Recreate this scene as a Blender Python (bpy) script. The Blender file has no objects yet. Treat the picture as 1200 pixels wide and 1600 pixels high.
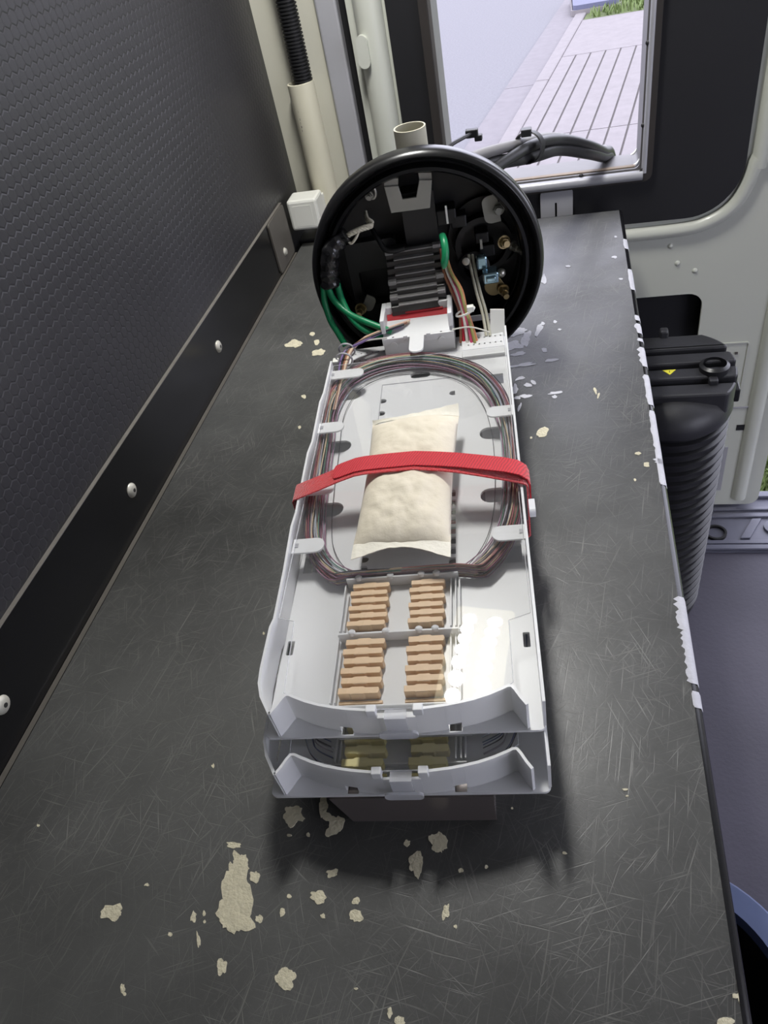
import bpy, bmesh, math, random
from mathutils import Vector, Matrix, noise
from mathutils.geometry import tessellate_polygon
random.seed(7)
R = math.radians
scene = bpy.context.scene
COL = scene.collection

# ------------------------------------------------------------------ camera
F_PX, CAM_H = 1150.0, 0.46
M = ((0.9710204980781622, -0.013407395998568758, -0.23861985257848),
     (0.1633802674055915, -0.6914595586828404, 0.7036977809604128),
     (-0.17443073276953056, -0.7222907450872323, -0.669230901129659))
cd = bpy.data.cameras.new('camera')
cam = bpy.data.objects.new('camera', cd)
COL.objects.link(cam)
cd.sensor_fit = 'HORIZONTAL'
cd.sensor_width = 36.0
cd.lens = F_PX / 1200.0 * 36.0
cd.clip_start = 0.01
cam.matrix_world = Matrix(((M[0][0], -M[0][1], -M[0][2], 0),
                           (M[1][0], -M[1][1], -M[1][2], 0),
                           (M[2][0], -M[2][1], -M[2][2], CAM_H),
                           (0, 0, 0, 1)))
scene.camera = cam

# ------------------------------------------------------------------ world + exposure
w = bpy.data.worlds.new('overcast_sky')
scene.world = w
w.use_nodes = True
bg = w.node_tree.nodes['Background']
bg.inputs[0].default_value = (0.84, 0.85, 1.0, 1)
bg.inputs[1].default_value = 4.4
scene.view_settings.view_transform = 'Standard'
scene.view_settings.look = 'None'
scene.view_settings.exposure = 0.0
scene.view_settings.gamma = 1.0
scene.view_settings.use_curve_mapping = False
LAMP_DIFFUSER = 2.6      # radiance of the ceiling lamp's lens
LAMP_LED = 350.0          # radiance of its diodes


# ------------------------------------------------------------------ pixel -> point on a real plane
def ray(p):
    c = (p[0] - 600.0, p[1] - 800.0, F_PX)
    return Vector([M[i][0] * c[0] + M[i][1] * c[1] + M[i][2] * c[2] for i in range(3)])


def on_z(p, z=0.0):
    r = ray(p)
    return Vector((0, 0, CAM_H)) + r * ((z - CAM_H) / r.z)


def on_y(p, y):
    r = ray(p)
    return Vector((0, 0, CAM_H)) + r * (y / r.y)


# ------------------------------------------------------------------ materials
MATS = {}


def srgb(r, g, b):
    def f(c):
        c /= 255.0
        return c / 12.92 if c <= 0.04045 else ((c + 0.055) / 1.055) ** 2.4
    return (f(r), f(g), f(b), 1.0)


def mat(name, col, rough=0.5, metal=0.0, spec=0.5, var=0.0, scale=30.0, bump=0.0, bscale=200.0,
        coat=0.0, trans=0.0, sheen=0.0):
    """plain procedural material: noise-varied colour, noise bump"""
    m = bpy.data.materials.new(name)
    m.use_nodes = True
    nt = m.node_tree
    b = nt.nodes['Principled BSDF']
    b.inputs['Base Color'].default_value = col
    b.inputs['Roughness'].default_value = rough
    b.inputs['Metallic'].default_value = metal
    b.inputs['Specular IOR Level'].default_value = spec
    b.inputs['Coat Weight'].default_value = coat
    b.inputs['Transmission Weight'].default_value = trans
    b.inputs['Sheen Weight'].default_value = sheen
    tc = nt.nodes.new('ShaderNodeTexCoord')
    n = nt.nodes.new('ShaderNodeTexNoise')
    n.inputs['Scale'].default_value = scale
    n.inputs['Detail'].default_value = 5
    nt.links.new(tc.outputs['Object'], n.inputs['Vector'])
    if var > 0:
        mx = nt.nodes.new('ShaderNodeMix')
        mx.data_type = 'RGBA'
        mx.inputs[6].default_value = tuple(c * (1 - var) for c in col[:3]) + (1,)
        mx.inputs[7].default_value = tuple(min(1, c * (1 + var)) for c in col[:3]) + (1,)
        nt.links.new(n.outputs['Fac'], mx.inputs[0])
        nt.links.new(mx.outputs[2], b.inputs['Base Color'])
    if bump > 0:
        n2 = nt.nodes.new('ShaderNodeTexNoise')
        n2.inputs['Scale'].default_value = bscale
        n2.inputs['Detail'].default_value = 4
        nt.links.new(tc.outputs['Object'], n2.inputs['Vector'])
        bp = nt.nodes.new('ShaderNodeBump')
        bp.inputs['Strength'].default_value = bump
        bp.inputs['Distance'].default_value = 0.002
        nt.links.new(n2.outputs['Fac'], bp.inputs['Height'])
        nt.links.new(bp.outputs['Normal'], b.inputs['Normal'])
    MATS[name] = m
    return m


def clear_mat(name, tint=(1, 1, 1, 1), ior=1.5, haze=0.0, rough=0.02):
    """thin clear sheet: see-through plus a Fresnel mirror, a little milky when haze > 0"""
    m = bpy.data.materials.new(name)
    m.use_nodes = True
    nt = m.node_tree
    nt.nodes.clear()
    out = nt.nodes.new('ShaderNodeOutputMaterial')
    tr = nt.nodes.new('ShaderNodeBsdfTransparent')
    tr.inputs[0].default_value = tint
    gl = nt.nodes.new('ShaderNodeBsdfGlossy')
    gl.inputs['Roughness'].default_value = rough
    fr = nt.nodes.new('ShaderNodeFresnel')
    # one IOR for both faces of the thin sheet (the node inverts it on back faces)
    ge = nt.nodes.new('ShaderNodeNewGeometry')
    mr = nt.nodes.new('ShaderNodeMapRange')
    mr.inputs[3].default_value = ior
    mr.inputs[4].default_value = 1.0 / ior
    nt.links.new(ge.outputs['Backfacing'], mr.inputs[0])
    nt.links.new(mr.outputs[0], fr.inputs[0])
    df = nt.nodes.new('ShaderNodeBsdfDiffuse')
    df.inputs[0].default_value = (0.85, 0.86, 0.9, 1)
    m0 = nt.nodes.new('ShaderNodeMixShader')
    m0.inputs[0].default_value = haze
    nt.links.new(tr.outputs[0], m0.inputs[1])
    nt.links.new(df.outputs[0], m0.inputs[2])
    mx = nt.nodes.new('ShaderNodeMixShader')
    nt.links.new(fr.outputs[0], mx.inputs[0])
    nt.links.new(m0.outputs[0], mx.inputs[1])
    nt.links.new(gl.outputs[0], mx.inputs[2])
    nt.links.new(mx.outputs[0], out.inputs[0])
    MATS[name] = m
    return m


def emit_mat(name, col, strength):
    m = bpy.data.materials.new(name)
    m.use_nodes = True
    nt = m.node_tree
    nt.nodes.clear()
    out = nt.nodes.new('ShaderNodeOutputMaterial')
    e = nt.nodes.new('ShaderNodeEmission')
    e.inputs[0].default_value = col
    e.inputs[1].default_value = strength
    nt.links.new(e.outputs[0], out.inputs[0])
    MATS[name] = m
    return m


def bench_material(name, base, light, rough_lo, rough_hi, amount):
    """black painted board: cloudy wear, many fine scratches in several directions, pits"""
    m = bpy.data.materials.new(name)
    m.use_nodes = True
    nt = m.node_tree
    N, L = nt.nodes, nt.links
    b = N['Principled BSDF']
    tc = N.new('ShaderNodeTexCoord')

    def nz(scale, detail, vec):
        n = N.new('ShaderNodeTexNoise')
        n.inputs['Scale'].default_value = scale
        n.inputs['Detail'].default_value = detail
        n.inputs['Roughness'].default_value = 0.6
        L.new(vec, n.inputs['Vector'])
        return n.outputs['Fac']

    def mapr(v, a, c, d=0.0, e=1.0):
        r = N.new('ShaderNodeMapRange')
        r.inputs[1].default_value = a
        r.inputs[2].default_value = c
        r.inputs[3].default_value = d
        r.inputs[4].default_value = e
        L.new(v, r.inputs[0])
        return r.outputs[0]

    def math_(op, a, c):
        k = N.new('ShaderNodeMath')
        k.operation = op
        for i, v in enumerate((a, c)):
            if isinstance(v, (int, float)):
                k.inputs[i].default_value = v
            else:
                L.new(v, k.inputs[i])
        return k.outputs[0]

    tot = None
    for ang, sc, thr, k in ((8, (700, 16, 1), 0.61, 0.8), (-24, (760, 20, 1), 0.62, 0.7), (68, (700, 18, 1), 0.62, 0.7),
                            (38, (820, 24, 1), 0.62, 0.7), (97, (760, 22, 1), 0.63, 0.6), (-55, (800, 26, 1), 0.63, 0.6),
                            (22, (420, 9, 1), 0.66, 0.9), (-80, (460, 12, 1), 0.66, 0.8), (14, (260, 4, 1), 0.69, 0.9)):
        m0 = N.new('ShaderNodeMapping')
        m0.inputs['Rotation'].default_value = (0, 0, R(ang))
        L.new(tc.outputs['Object'], m0.inputs['Vector'])
        mp = N.new('ShaderNodeMapping')
        mp.inputs['Scale'].default_value = sc
        mp.inputs['Location'].default_value = (ang * 1.7, ang * 0.3, 0)
        L.new(m0.outputs[0], mp.inputs['Vector'])
        s = mapr(nz(1.0, 2, mp.outputs[0]), thr, thr + 0.11, 0, k)
        tot = s if tot is None else math_('MAXIMUM', tot, s)
    cloud = nz(9.0, 6, tc.outputs['Object'])
    mask = mapr(cloud, 0.35, 0.62, 0.25, 1.0)
    scr = math_('MULTIPLY', tot, math_('MULTIPLY', mask, amount))
    fine = mapr(nz(260.0, 3, tc.outputs['Object']), 0.60, 0.75, 0, 0.20)
    fac = math_('MAXIMUM', scr, math_('MULTIPLY', fine, mask))
    dirt = mapr(nz(3.2, 8, tc.outputs['Object']), 0.36, 0.64, 0.0, 1.0)
    mx0 = N.new('ShaderNodeMix')
    mx0.data_type = 'RGBA'
    mx0.inputs[6].default_value = base
    mx0.inputs[7].default_value = tuple(c * 2.7 for c in base[:3]) + (1,)
    L.new(dirt, mx0.inputs[0])
    mx = N.new('ShaderNodeMix')
    mx.data_type = 'RGBA'
    L.new(mx0.outputs[2], mx.inputs[6])
    mx.inputs[7].default_value = light
    L.new(fac, mx.inputs[0])
    L.new(mx.outputs[2], b.inputs['Base Color'])
    L.new(mapr(cloud, 0.3, 0.7, rough_lo, rough_hi), b.inputs['Roughness'])
    b.inputs['Specular IOR Level'].default_value = 0.5
    bp = N.new('ShaderNodeBump')
    bp.inputs['Strength'].default_value = 0.25
    bp.inputs['Distance'].default_value = 0.0006
    h = math_('SUBTRACT', nz(70.0, 4, tc.outputs['Object']), scr)
    L.new(h, bp.inputs['Height'])
    L.new(bp.outputs[0], b.inputs['Normal'])
    MATS[name] = m
    return m


def weave_material(name, col, col2):
    m = bpy.data.materials.new(name)
    m.use_nodes = True
    nt = m.node_tree
    N, L = nt.nodes, nt.links
    b = N['Principled BSDF']
    b.inputs['Roughness'].default_value = 0.75
    b.inputs['Sheen Weight'].default_value = 0.3
    tc = N.new('ShaderNodeTexCoord')
    mp = N.new('ShaderNodeMapping')
    mp.inputs['Rotation'].default_value = (0, 0, R(25))
    L.new(tc.outputs['Object'], mp.inputs['Vector'])
    wv = N.new('ShaderNodeTexWave')
    wv.inputs['Scale'].default_value = 150
    wv.inputs['Distortion'].default_value = 3
    wv.inputs['Detail'].default_value = 2
    L.new(mp.outputs[0], wv.inputs['Vector'])
    mx = N.new('ShaderNodeMix')
    mx.data_type = 'RGBA'
    mx.inputs[6].default_value = col
    mx.inputs[7].default_value = col2
    L.new(wv.outputs['Fac'], mx.inputs[0])
    L.new(mx.outputs[2], b.inputs['Base Color'])
    bp = N.new('ShaderNodeBump')
    bp.inputs['Strength'].default_value = 0.4
    bp.inputs['Distance'].default_value = 0.0006
    L.new(wv.outputs['Fac'], bp.inputs['Height'])
    L.new(bp.outputs[0], b.inputs['Normal'])
    MATS[name] = m


bench_material('bench_black', (0.033, 0.0333, 0.032, 1), (0.23, 0.225, 0.205, 1), 0.30, 0.48, 0.7)
bench_material('wall_black', (0.012, 0.012, 0.013, 1), (0.12, 0.11, 0.10, 1), 0.34, 0.46, 0.18)
mat('hex_black', (0.029, 0.028, 0.032, 1), 0.40, spec=0.5, var=0.25, scale=8)
mat('trim_black', (0.005, 0.005, 0.006, 1), 0.24, spec=0.5, var=0.3, scale=12, bump=0.03, bscale=60)
mat('edge_pale', srgb(112, 108, 102), 0.5, var=0.2, scale=80)
mat('rivet', srgb(205, 202, 190), 0.4, metal=0.3, var=0.1)
mat('chip_wood', srgb(205, 198, 172), 0.85, var=0.28, scale=160, bump=0.5, bscale=500)
mat('chip_primer', srgb(190, 190, 196), 0.6, var=0.12, scale=120, bump=0.2, bscale=400)
mat('white_plastic', srgb(238, 239, 240), 0.32, spec=0.5, var=0.015, scale=40)
_nt = MATS['white_plastic'].node_tree          # thin polypropylene lets some light through
_p = _nt.nodes['Principled BSDF']
_tl = _nt.nodes.new('ShaderNodeBsdfTranslucent')
_tl.inputs[0].default_value = (0.90, 0.90, 0.90, 1)
_ms = _nt.nodes.new('ShaderNodeMixShader')
_ms.inputs[0].default_value = 0.28
_nt.links.new(_p.outputs[0], _ms.inputs[1])
_nt.links.new(_tl.outputs[0], _ms.inputs[2])
_nt.links.new(_ms.outputs[0], _nt.nodes['Material Output'].inputs[0])
mat('white_plastic_warm', srgb(228, 228, 220), 0.35, var=0.02)
clear_mat('clear_lid', ior=1.5, haze=0.012, rough=0.012)
_nt = MATS['clear_lid'].node_tree
_n = _nt.nodes.new('ShaderNodeTexNoise')
_n.inputs['Scale'].default_value = 14.0
_n.inputs['Detail'].default_value = 0.0
_tc = _nt.nodes.new('ShaderNodeTexCoord')
_nt.links.new(_tc.outputs['Object'], _n.inputs['Vector'])
_b = _nt.nodes.new('ShaderNodeBump')
_b.inputs['Strength'].default_value = 1.0
_b.inputs['Distance'].default_value = 0.0005
_nt.links.new(_n.outputs['Fac'], _b.inputs['Height'])
_g = [x for x in _nt.nodes if x.type == 'BSDF_GLOSSY'][0]
_nt.links.new(_b.outputs[0], _g.inputs['Normal'])
clear_mat('clear_tab', ior=1.5, haze=0.38, rough=0.06)
clear_mat('window_glass', ior=1.45, haze=0.0, rough=0.0)
mat('tan_plastic', srgb(222, 190, 150), 0.5, var=0.06, scale=60)
mat('olive_plastic', srgb(232, 220, 154), 0.45, var=0.08, scale=60)
mat('paper', srgb(222, 213, 193), 0.85, var=0.06, scale=45, bump=0.35, bscale=140, sheen=0.2)
mat('paper_seal', srgb(230, 226, 212), 0.8, var=0.04, scale=60, bump=0.3, bscale=260)
weave_material('red_webbing', srgb(214, 30, 46), srgb(168, 16, 32))
mat('red_fuzz', srgb(215, 24, 34), 0.95, var=0.25, scale=400, bump=0.8, bscale=900, sheen=0.8)
mat('red_plastic', srgb(168, 8, 26), 0.5, var=0.05)
mat('base_black', (0.006, 0.006, 0.0065, 1), 0.28, spec=0.5, var=0.3, scale=20, bump=0.04, bscale=90)
mat('base_inner', (0.0045, 0.0045, 0.005, 1), 0.45, var=0.3, scale=30)
mat('hinge_grey', (0.035, 0.034, 0.033, 1), 0.30, metal=0.2, var=0.3, scale=40)
mat('rope', srgb(202, 198, 178), 0.45, var=0.1)
mat('hinge_lip', (0.20, 0.195, 0.19, 1), 0.35, metal=0.2, var=0.2, scale=60)
mat('zinc_dull', srgb(96, 92, 86), 0.5, metal=0.2, var=0.2, scale=40)
mat('zinc', srgb(150, 150, 142), 0.42, metal=0.35, var=0.12, scale=50)
mat('steel', srgb(180, 178, 170), 0.28, metal=0.85, var=0.15, scale=60)
mat('brass', srgb(168, 150, 110), 0.35, metal=0.8, var=0.15, scale=60)
mat('blue_steel', srgb(150, 178, 190), 0.15, metal=0.85, var=0.2, scale=120)
mat('tape_black', (0.012, 0.012, 0.013, 1), 0.13, var=0.4, scale=90, bump=0.9, bscale=120)
mat('tube_green', srgb(20, 128, 82), 0.4, var=0.06)
mat('box_dark', srgb(116, 109, 107), 0.20, metal=0.4, var=0.08, scale=20)
mat('van_white', srgb(196, 198, 188), 0.35, var=0.05, scale=6, bump=0.03, bscale=10, coat=0.2)
mat('van_cream', srgb(192, 190, 176), 0.45, var=0.06, scale=12)
mat('van_grey', srgb(160, 160, 165), 0.4, var=0.05, scale=12)
mat('panel_black', (0.009, 0.009, 0.011, 1), 0.55, var=0.3, scale=12, bump=0.06, bscale=150)
mat('rubber_black', (0.010, 0.010, 0.011, 1), 0.5, var=0.2)
mat('bar_alu', srgb(176, 176, 182), 0.35, metal=0.3, var=0.15, scale=18)
mat('sill_rust', srgb(120, 104, 84), 0.6, var=0.4, scale=30)
mat('frame_metal', srgb(100, 98, 98), 0.45, metal=0.3, var=0.2, scale=18, bump=0.1, bscale=60)
mat('frame_rubber', srgb(46, 42, 40), 0.55, var=0.35, scale=20, bump=0.2, bscale=80)
mat('pvc', srgb(206, 202, 182), 0.35, var=0.04, scale=20)
mat('ink', (0.02, 0.02, 0.02, 1), 0.6)
mat('drum_black', (0.010, 0.010, 0.012, 1), 0.36, var=0.3, scale=30, bump=0.1, bscale=80)
mat('drum_dusty', (0.022, 0.022, 0.026, 1), 0.45, var=0.5, scale=25, bump=0.2, bscale=90)
mat('yellow_print', srgb(214, 206, 60), 0.5, var=0.05)
mat('floor_rubber', srgb(68, 65, 77), 0.6, var=0.22, scale=10, bump=0.2, bscale=160)
mat('sill_plastic', srgb(98, 99, 112), 0.5, var=0.12, scale=25, bump=0.1, bscale=90)
mat('cable_black', (0.02, 0.02, 0.022, 1), 0.42, var=0.3, scale=40)
mat('cable_grey', srgb(120, 118, 118), 0.5, var=0.1, scale=40)
mat('blue_grey', srgb(92, 104, 138), 0.45, var=0.2, scale=30)
mat('asphalt', srgb(102, 101, 105), 0.9, var=0.3, scale=60, bump=0.5, bscale=90)
mat('concrete', srgb(117, 112, 113), 0.9, var=0.16, scale=14, bump=0.4, bscale=60)
mat('concrete_gutter', srgb(108, 104, 107), 0.9, var=0.16, scale=14, bump=0.4, bscale=60)
mat('joint_dirt', srgb(84, 80, 78), 0.95, var=0.25, scale=20)
mat('soil_green', srgb(84, 94, 58), 0.95, var=0.35, scale=30)
mat('grass_a', srgb(96, 112, 62), 0.7, var=0.2, scale=5)
mat('utility_grey', srgb(84, 86, 108), 0.7, var=0.1)
mat('roof_white', srgb(228, 227, 222), 0.5, var=0.03, scale=4)
mat('ply_wall', srgb(176, 174, 168), 0.6, var=0.1, scale=6)
FIB = []
for i, c in enumerate(((150, 142, 150), (150, 92, 92), (128, 62, 76), (74, 118, 98), (88, 98, 140), (190, 170, 140),
                       (104, 80, 62), (52, 50, 58), (176, 184, 194), (148, 112, 134), (70, 92, 118), (146, 150, 104))):
    FIB.append(mat('fibre_%02d' % i, srgb(*c), 0.35))
WIRE = {}
for k, c in dict(orange=(206, 132, 92), beige=(206, 184, 158), red=(196, 48, 66), white=(214, 212, 204), blue=(88, 112, 176),
                 pink=(206, 84, 120), brown=(136, 92, 70), violet=(122, 100, 150), cream=(190, 188, 170), black=(28, 28, 30),
                 olive=(156, 150, 92)).items():
    WIRE[k] = mat('wire_' + k, srgb(*c), 0.4)
emit_mat('led', (1.0, 0.99, 0.96, 1), LAMP_LED)
emit_mat('lamp_lens', (1.0, 0.93, 0.66, 1), LAMP_DIFFUSER)


# ------------------------------------------------------------------ mesh helpers
def link(o):
    COL.objects.link(o)
    return o


class MB:
    def __init__(self):
        self.v, self.f = [], []

    def add(self, vs, fs):
        k = len(self.v)
        self.v += [Vector(p) for p in vs]
        self.f += [tuple(i + k for i in f) for f in fs]
        return self

    def box(self, x0, x1, y0, y1, z0, z1, m=None):
        vs = [Vector((x, y, z)) for z in (z0, z1) for y in (y0, y1) for x in (x0, x1)]
        if m:
            vs = [m @ p for p in vs]
        return self.add(vs, [(0, 2, 3, 1), (4, 5, 7, 6), (0, 1, 5, 4), (2, 6, 7, 3), (0, 4, 6, 2), (1, 3, 7, 5)])

    def prism(self, outer, z0, z1, holes=(), m=None):
        loops = [list(outer)] + [list(h) for h in holes]
        pts = [Vector((p[0], p[1], 0)) for l in loops for p in l]
        tris = tessellate_polygon([[Vector((p[0], p[1], 0)) for p in l] for l in loops])
        n = len(pts)
        vs = [Vector((p.x, p.y, z0)) for p in pts] + [Vector((p.x, p.y, z1)) for p in pts]
        fs = []
        for t in tris:
            a, b, c = (pts[i] for i in t)
            up = (b - a).cross(c - a).z > 0
            t = t if up else t[::-1]
            fs.append(tuple(i + n for i in t))
            fs.append(tuple(t[::-1]))
        k = 0
        for li, l in enumerate(loops):
            nl = len(l)
            ar = sum(l[i][0] * l[(i + 1) % nl][1] - l[(i + 1) % nl][0] * l[i][1] for i in range(nl))
            ccw = (ar > 0) == (li == 0)
            for i in range(nl):
                a, b = k + i, k + (i + 1) % nl
                q = (a, b, b + n, a + n)
                fs.append(q if ccw else q[::-1])
            k += nl
        if m:
            vs = [m @ p for p in vs]
        return self.add(vs, fs)

    def strip(self, path, t, z0, z1, m=None):
        """a wall of thickness t along an open 2-D path"""
        n = len(path)
        le, ri = [], []
        for i, p in enumerate(path):
            a = Vector(path[max(0, i - 1)][:2])
            b = Vector(path[min(n - 1, i + 1)][:2])
            d = (b - a).normalized()
            nn = Vector((-d.y, d.x)) * t / 2
            le.append((p[0] + nn.x, p[1] + nn.y))
            ri.append((p[0] - nn.x, p[1] - nn.y))
        vs, fs = [], []
        for i in range(n):
            vs += [(le[i][0], le[i][1], z0), (ri[i][0], ri[i][1], z0), (ri[i][0], ri[i][1], z1), (le[i][0], le[i][1], z1)]
        for i in range(n - 1):
            a, b = i * 4, i * 4 + 4
            for j in range(4):
                k = (j + 1) % 4
                fs.append((a + j, a + k, b + k, b + j))
        fs += [(3, 2, 1, 0), tuple(4 * (n - 1) + j for j in range(4))]
        if m:
            vs = [m @ Vector(p) for p in vs]
        return self.add(vs, fs)

    def tube(self, path, r, sides=8, closed=False, cap=True):
        n = len(path)
        path = [Vector(p) for p in path]
        rs = r if isinstance(r, (list, tuple)) else [r] * n
        vs, fs = [], []
        up = None
        for i in range(n):
            if closed:
                d = path[(i + 1) % n] - path[i - 1]
            else:
                d = path[min(n - 1, i + 1)] - path[max(0, i - 1)]
            d.normalize()
            if up is None:
                up = Vector((0, 0, 1)) if abs(d.z) < 0.9 else Vector((1, 0, 0))
            s = d.cross(up).normalized()
            up = s.cross(d).normalized()
            for j in range(sides):
                a = 2 * math.pi * j / sides
                vs.append(path[i] + (s * math.cos(a) + up * math.sin(a)) * rs[i])
        for i in range(n if closed else n - 1):
            k = (i + 1) % n
            for j in range(sides):
                l = (j + 1) % sides
                fs.append((i * sides + j, i * sides + l, k * sides + l, k * sides + j))
        if cap and not closed:
            fs.append(tuple(range(sides))[::-1])
            fs.append(tuple((n - 1) * sides + j for j in range(sides)))
        return self.add(vs, fs)

    def lathe(self, prof, seg=64, m=None, closed=False):
        """prof: (r, h) about local Z"""
        vs, fs = [], []
        n = len(prof)
        for (r, h) in prof:
            for j in range(seg):
                a = 2 * math.pi * j / seg
                vs.append(Vector((r * math.cos(a), r * math.sin(a), h)))
        for i in range(n if closed else n - 1):
            k = (i + 1) % n
            for j in range(seg):
                l = (j + 1) % seg
                fs.append((i * seg + j, i * seg + l, k * seg + l, k * seg + j))
        if not closed:
            if prof[0][0] > 1e-6:
                fs.append(tuple(range(seg))[::-1])
            if prof[-1][0] > 1e-6:
                fs.append(tuple((n - 1) * seg + j for j in range(seg)))
        if m:
            vs = [m @ p for p in vs]
        return self.add(vs, fs)

    def build(self, name, material, parent=None, smooth=None, bevel=0.0, label=None):
        me = bpy.data.meshes.new(name)
        me.from_pydata([tuple(p) for p in self.v], [], self.f)
        bm = bmesh.new()
        bm.from_mesh(me)
        bmesh.ops.remove_doubles(bm, verts=bm.verts, dist=1e-6)
        bmesh.ops.recalc_face_normals(bm, faces=bm.faces)
        bm.to_mesh(me)
        bm.free()
        me.materials.append(MATS[material] if isinstance(material, str) else material)
        o = link(bpy.data.objects.new(name, me))
        if smooth:
            me.shade_smooth()
            me.set_sharp_from_angle(angle=R(smooth))
        if bevel:
            b = o.modifiers.new('bevel', 'BEVEL')
            b.width = bevel
            b.segments = 2
            b.limit_method = 'ANGLE'
            b.angle_limit = R(40)
        if parent:
            o.parent = parent
        if label:
            o['label'] = label
        return o


def tag(o, label=None, cat=None, group=None, kind=None):
    for k, v in (('label', label), ('category', cat), ('group', group), ('kind', kind)):
        if v:
            o[k] = v
    return o


def empty(name, loc=(0, 0, 0), rz=0.0):
    o = bpy.data.objects.new(name, None)
    o.empty_display_size = 0.02
    o.location = loc
    o.rotation_euler = (0, 0, rz)
    return link(o)


def structure(name, label=None):
    o = empty(name)
    o['kind'] = 'structure'
    if label:
        o['label'] = label
    return o


def copy_tree(o, parent=None):
    c = link(o.copy())
    c.parent = parent
    for ch in list(o.children):
        copy_tree(ch, c)
    return c


def smooth_path(pts, n, closed=False):
    """Catmull-Rom through pts"""
    pts = [Vector(p) for p in pts]
    k = len(pts)
    out = []
    segs = k if closed else k - 1
    for i in range(n):
        t = i / n * segs if closed else i / (n - 1) * segs
        s = min(int(t), segs - 1)
        f = t - s
        g = (lambda j: pts[j % k]) if closed else (lambda j: pts[max(0, min(k - 1, j))])
        p0, p1, p2, p3 = g(s - 1), g(s), g(s + 1), g(s + 2)
        out.append(0.5 * ((2 * p1) + (p2 - p0) * f + (2 * p0 - 5 * p1 + 4 * p2 - p3) * f * f
                          + (3 * p1 - p0 - 3 * p2 + p3) * f ** 3))
    return out


def rrect(x0, x1, y0, y1, r, n=6, corners=(1, 1, 1, 1)):
    """rounded rectangle, ccw; corners: (x1y0, x1y1, x0y1, x0y0)"""
    out = []
    for (cx, cy, a0, on, px, py) in ((x1 - r, y0 + r, -90, corners[0], x1, y0), (x1 - r, y1 - r, 0, corners[1], x1, y1),
                                     (x0 + r, y1 - r, 90, corners[2], x0, y1), (x0 + r, y0 + r, 180, corners[3], x0, y0)):
        if on:
            for i in range(n + 1):
                a = R(a0 + 90 * i / n)
                out.append((cx + r * math.cos(a), cy + r * math.sin(a)))
        else:
            out.append((px, py))
    return out


def circle(cx, cy, r, n=16, ry=None):
    ry = ry or r
    return [(cx + r * math.cos(2 * math.pi * i / n), cy + ry * math.sin(2 * math.pi * i / n)) for i in range(n)]


XZ = Matrix(((1, 0, 0, 0), (0, 0, 1, 0), (0, 1, 0, 0), (0, 0, 0, 1)))    # prism plane (x, z), extruded along y
YZ = Matrix(((0, 0, 1, 0), (1, 0, 0, 0), (0, 1, 0, 0), (0, 0, 0, 1)))    # prism plane (y, z), extruded along x


def align(p, d):
    """matrix putting local Z along d at p"""
    return Matrix.Translation(Vector(p)) @ Vector((0, 0, 1)).rotation_difference(Vector(d)).to_matrix().to_4x4()


# ================================================================== SETTING
FLOOR_Z = -0.66
WALL_X = -0.416
BENCH_X1 = 0.088
DOOR_Y = 1.165

# ---- left wall: black board embossed with hexagons
wl = structure('wall_left', 'black hexagon-embossed board lining the van side beside the bench')
MB().box(WALL_X - 0.02, WALL_X, -1.3, 1.235, FLOOR_Z, 0.9).build('wall_board', 'wall_black', wl)
hx = MB()
pitch = 0.0105
rr = pitch / math.sqrt(3)
row = 0
z = 0.086
ang = [R(60 * i + 30) for i in range(6)]
while z < 0.86:
    y = 0.14 + (pitch / 2 if row % 2 else 0)
    while y < 1.16:
        if noise.noise(Vector((y * 5, z * 5, 3.0))) > -0.55:
            vs = [(WALL_X + 0.0000, y + rr * 0.97 * math.cos(a), z + rr * 0.97 * math.sin(a)) for a in ang]
            vs += [(WALL_X + 0.00022, y + rr * 0.78 * math.cos(a), z + rr * 0.78 * math.sin(a)) for a in ang]
            k = len(hx.v)
            hx.v += [Vector(p) for p in vs]
            hx.f.append(tuple(k + 6 + i for i in range(6)))
            for i in range(6):
                j = (i + 1) % 6
                hx.f.append((k + i, k + j, k + 6 + j, k + 6 + i))
        y += pitch
    z += rr * 1.5
    row += 1
o = hx.build('hexagon_relief', 'hex_black', wl)
o['kind'] = 'stuff'

# ---- angle strip screwed along the foot of the wall, with rivets and an end bracket
tr = structure('trim_1', 'glossy black strip riveted along the foot of the hexagon wall')
MB().box(WALL_X, WALL_X + 0.004, -1.2, 1.085, 0.0, 0.0785).build('strip', 'trim_black', tr, bevel=0.0006)
MB().box(WALL_X + 0.0002, WALL_X + 0.0044, -1.2, 1.085, 0.0785, 0.0791).build('strip_edge', 'edge_pale', tr)
for y in (0.2418, 0.4818, 0.7460):
    MB().lathe([(0, 0.0032), (0.0025, 0.0032), (0.005, 0.0025), (0.0072, 0.001), (0.0075, 0)], 20,
               align((WALL_X + 0.004, y, 0.0358), (1, 0, 0))).build('rivet', 'rivet', tr, smooth=50)
    MB().lathe([(0, 0.0003), (0.002, 0.0003), (0.002, 0)], 12,
               align((WALL_X + 0.0071, y, 0.0358), (1, 0, 0))).build('rivet_pin', 'hinge_grey', tr)
br = MB()
br.prism(rrect(1.005, 1.084, 0.002, 0.078, 0.006), WALL_X + 0.004, WALL_X + 0.0065, m=YZ)
br.build('end_bracket', 'zinc_dull', tr, bevel=0.0005)
MB().lathe([(0, 0.003), (0.004, 0.003), (0.006, 0)], 16, align((WALL_X + 0.0065, 1.04, 0.022), (1, 0, 0))).build('rivet', 'rivet', tr, smooth=50)

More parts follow.
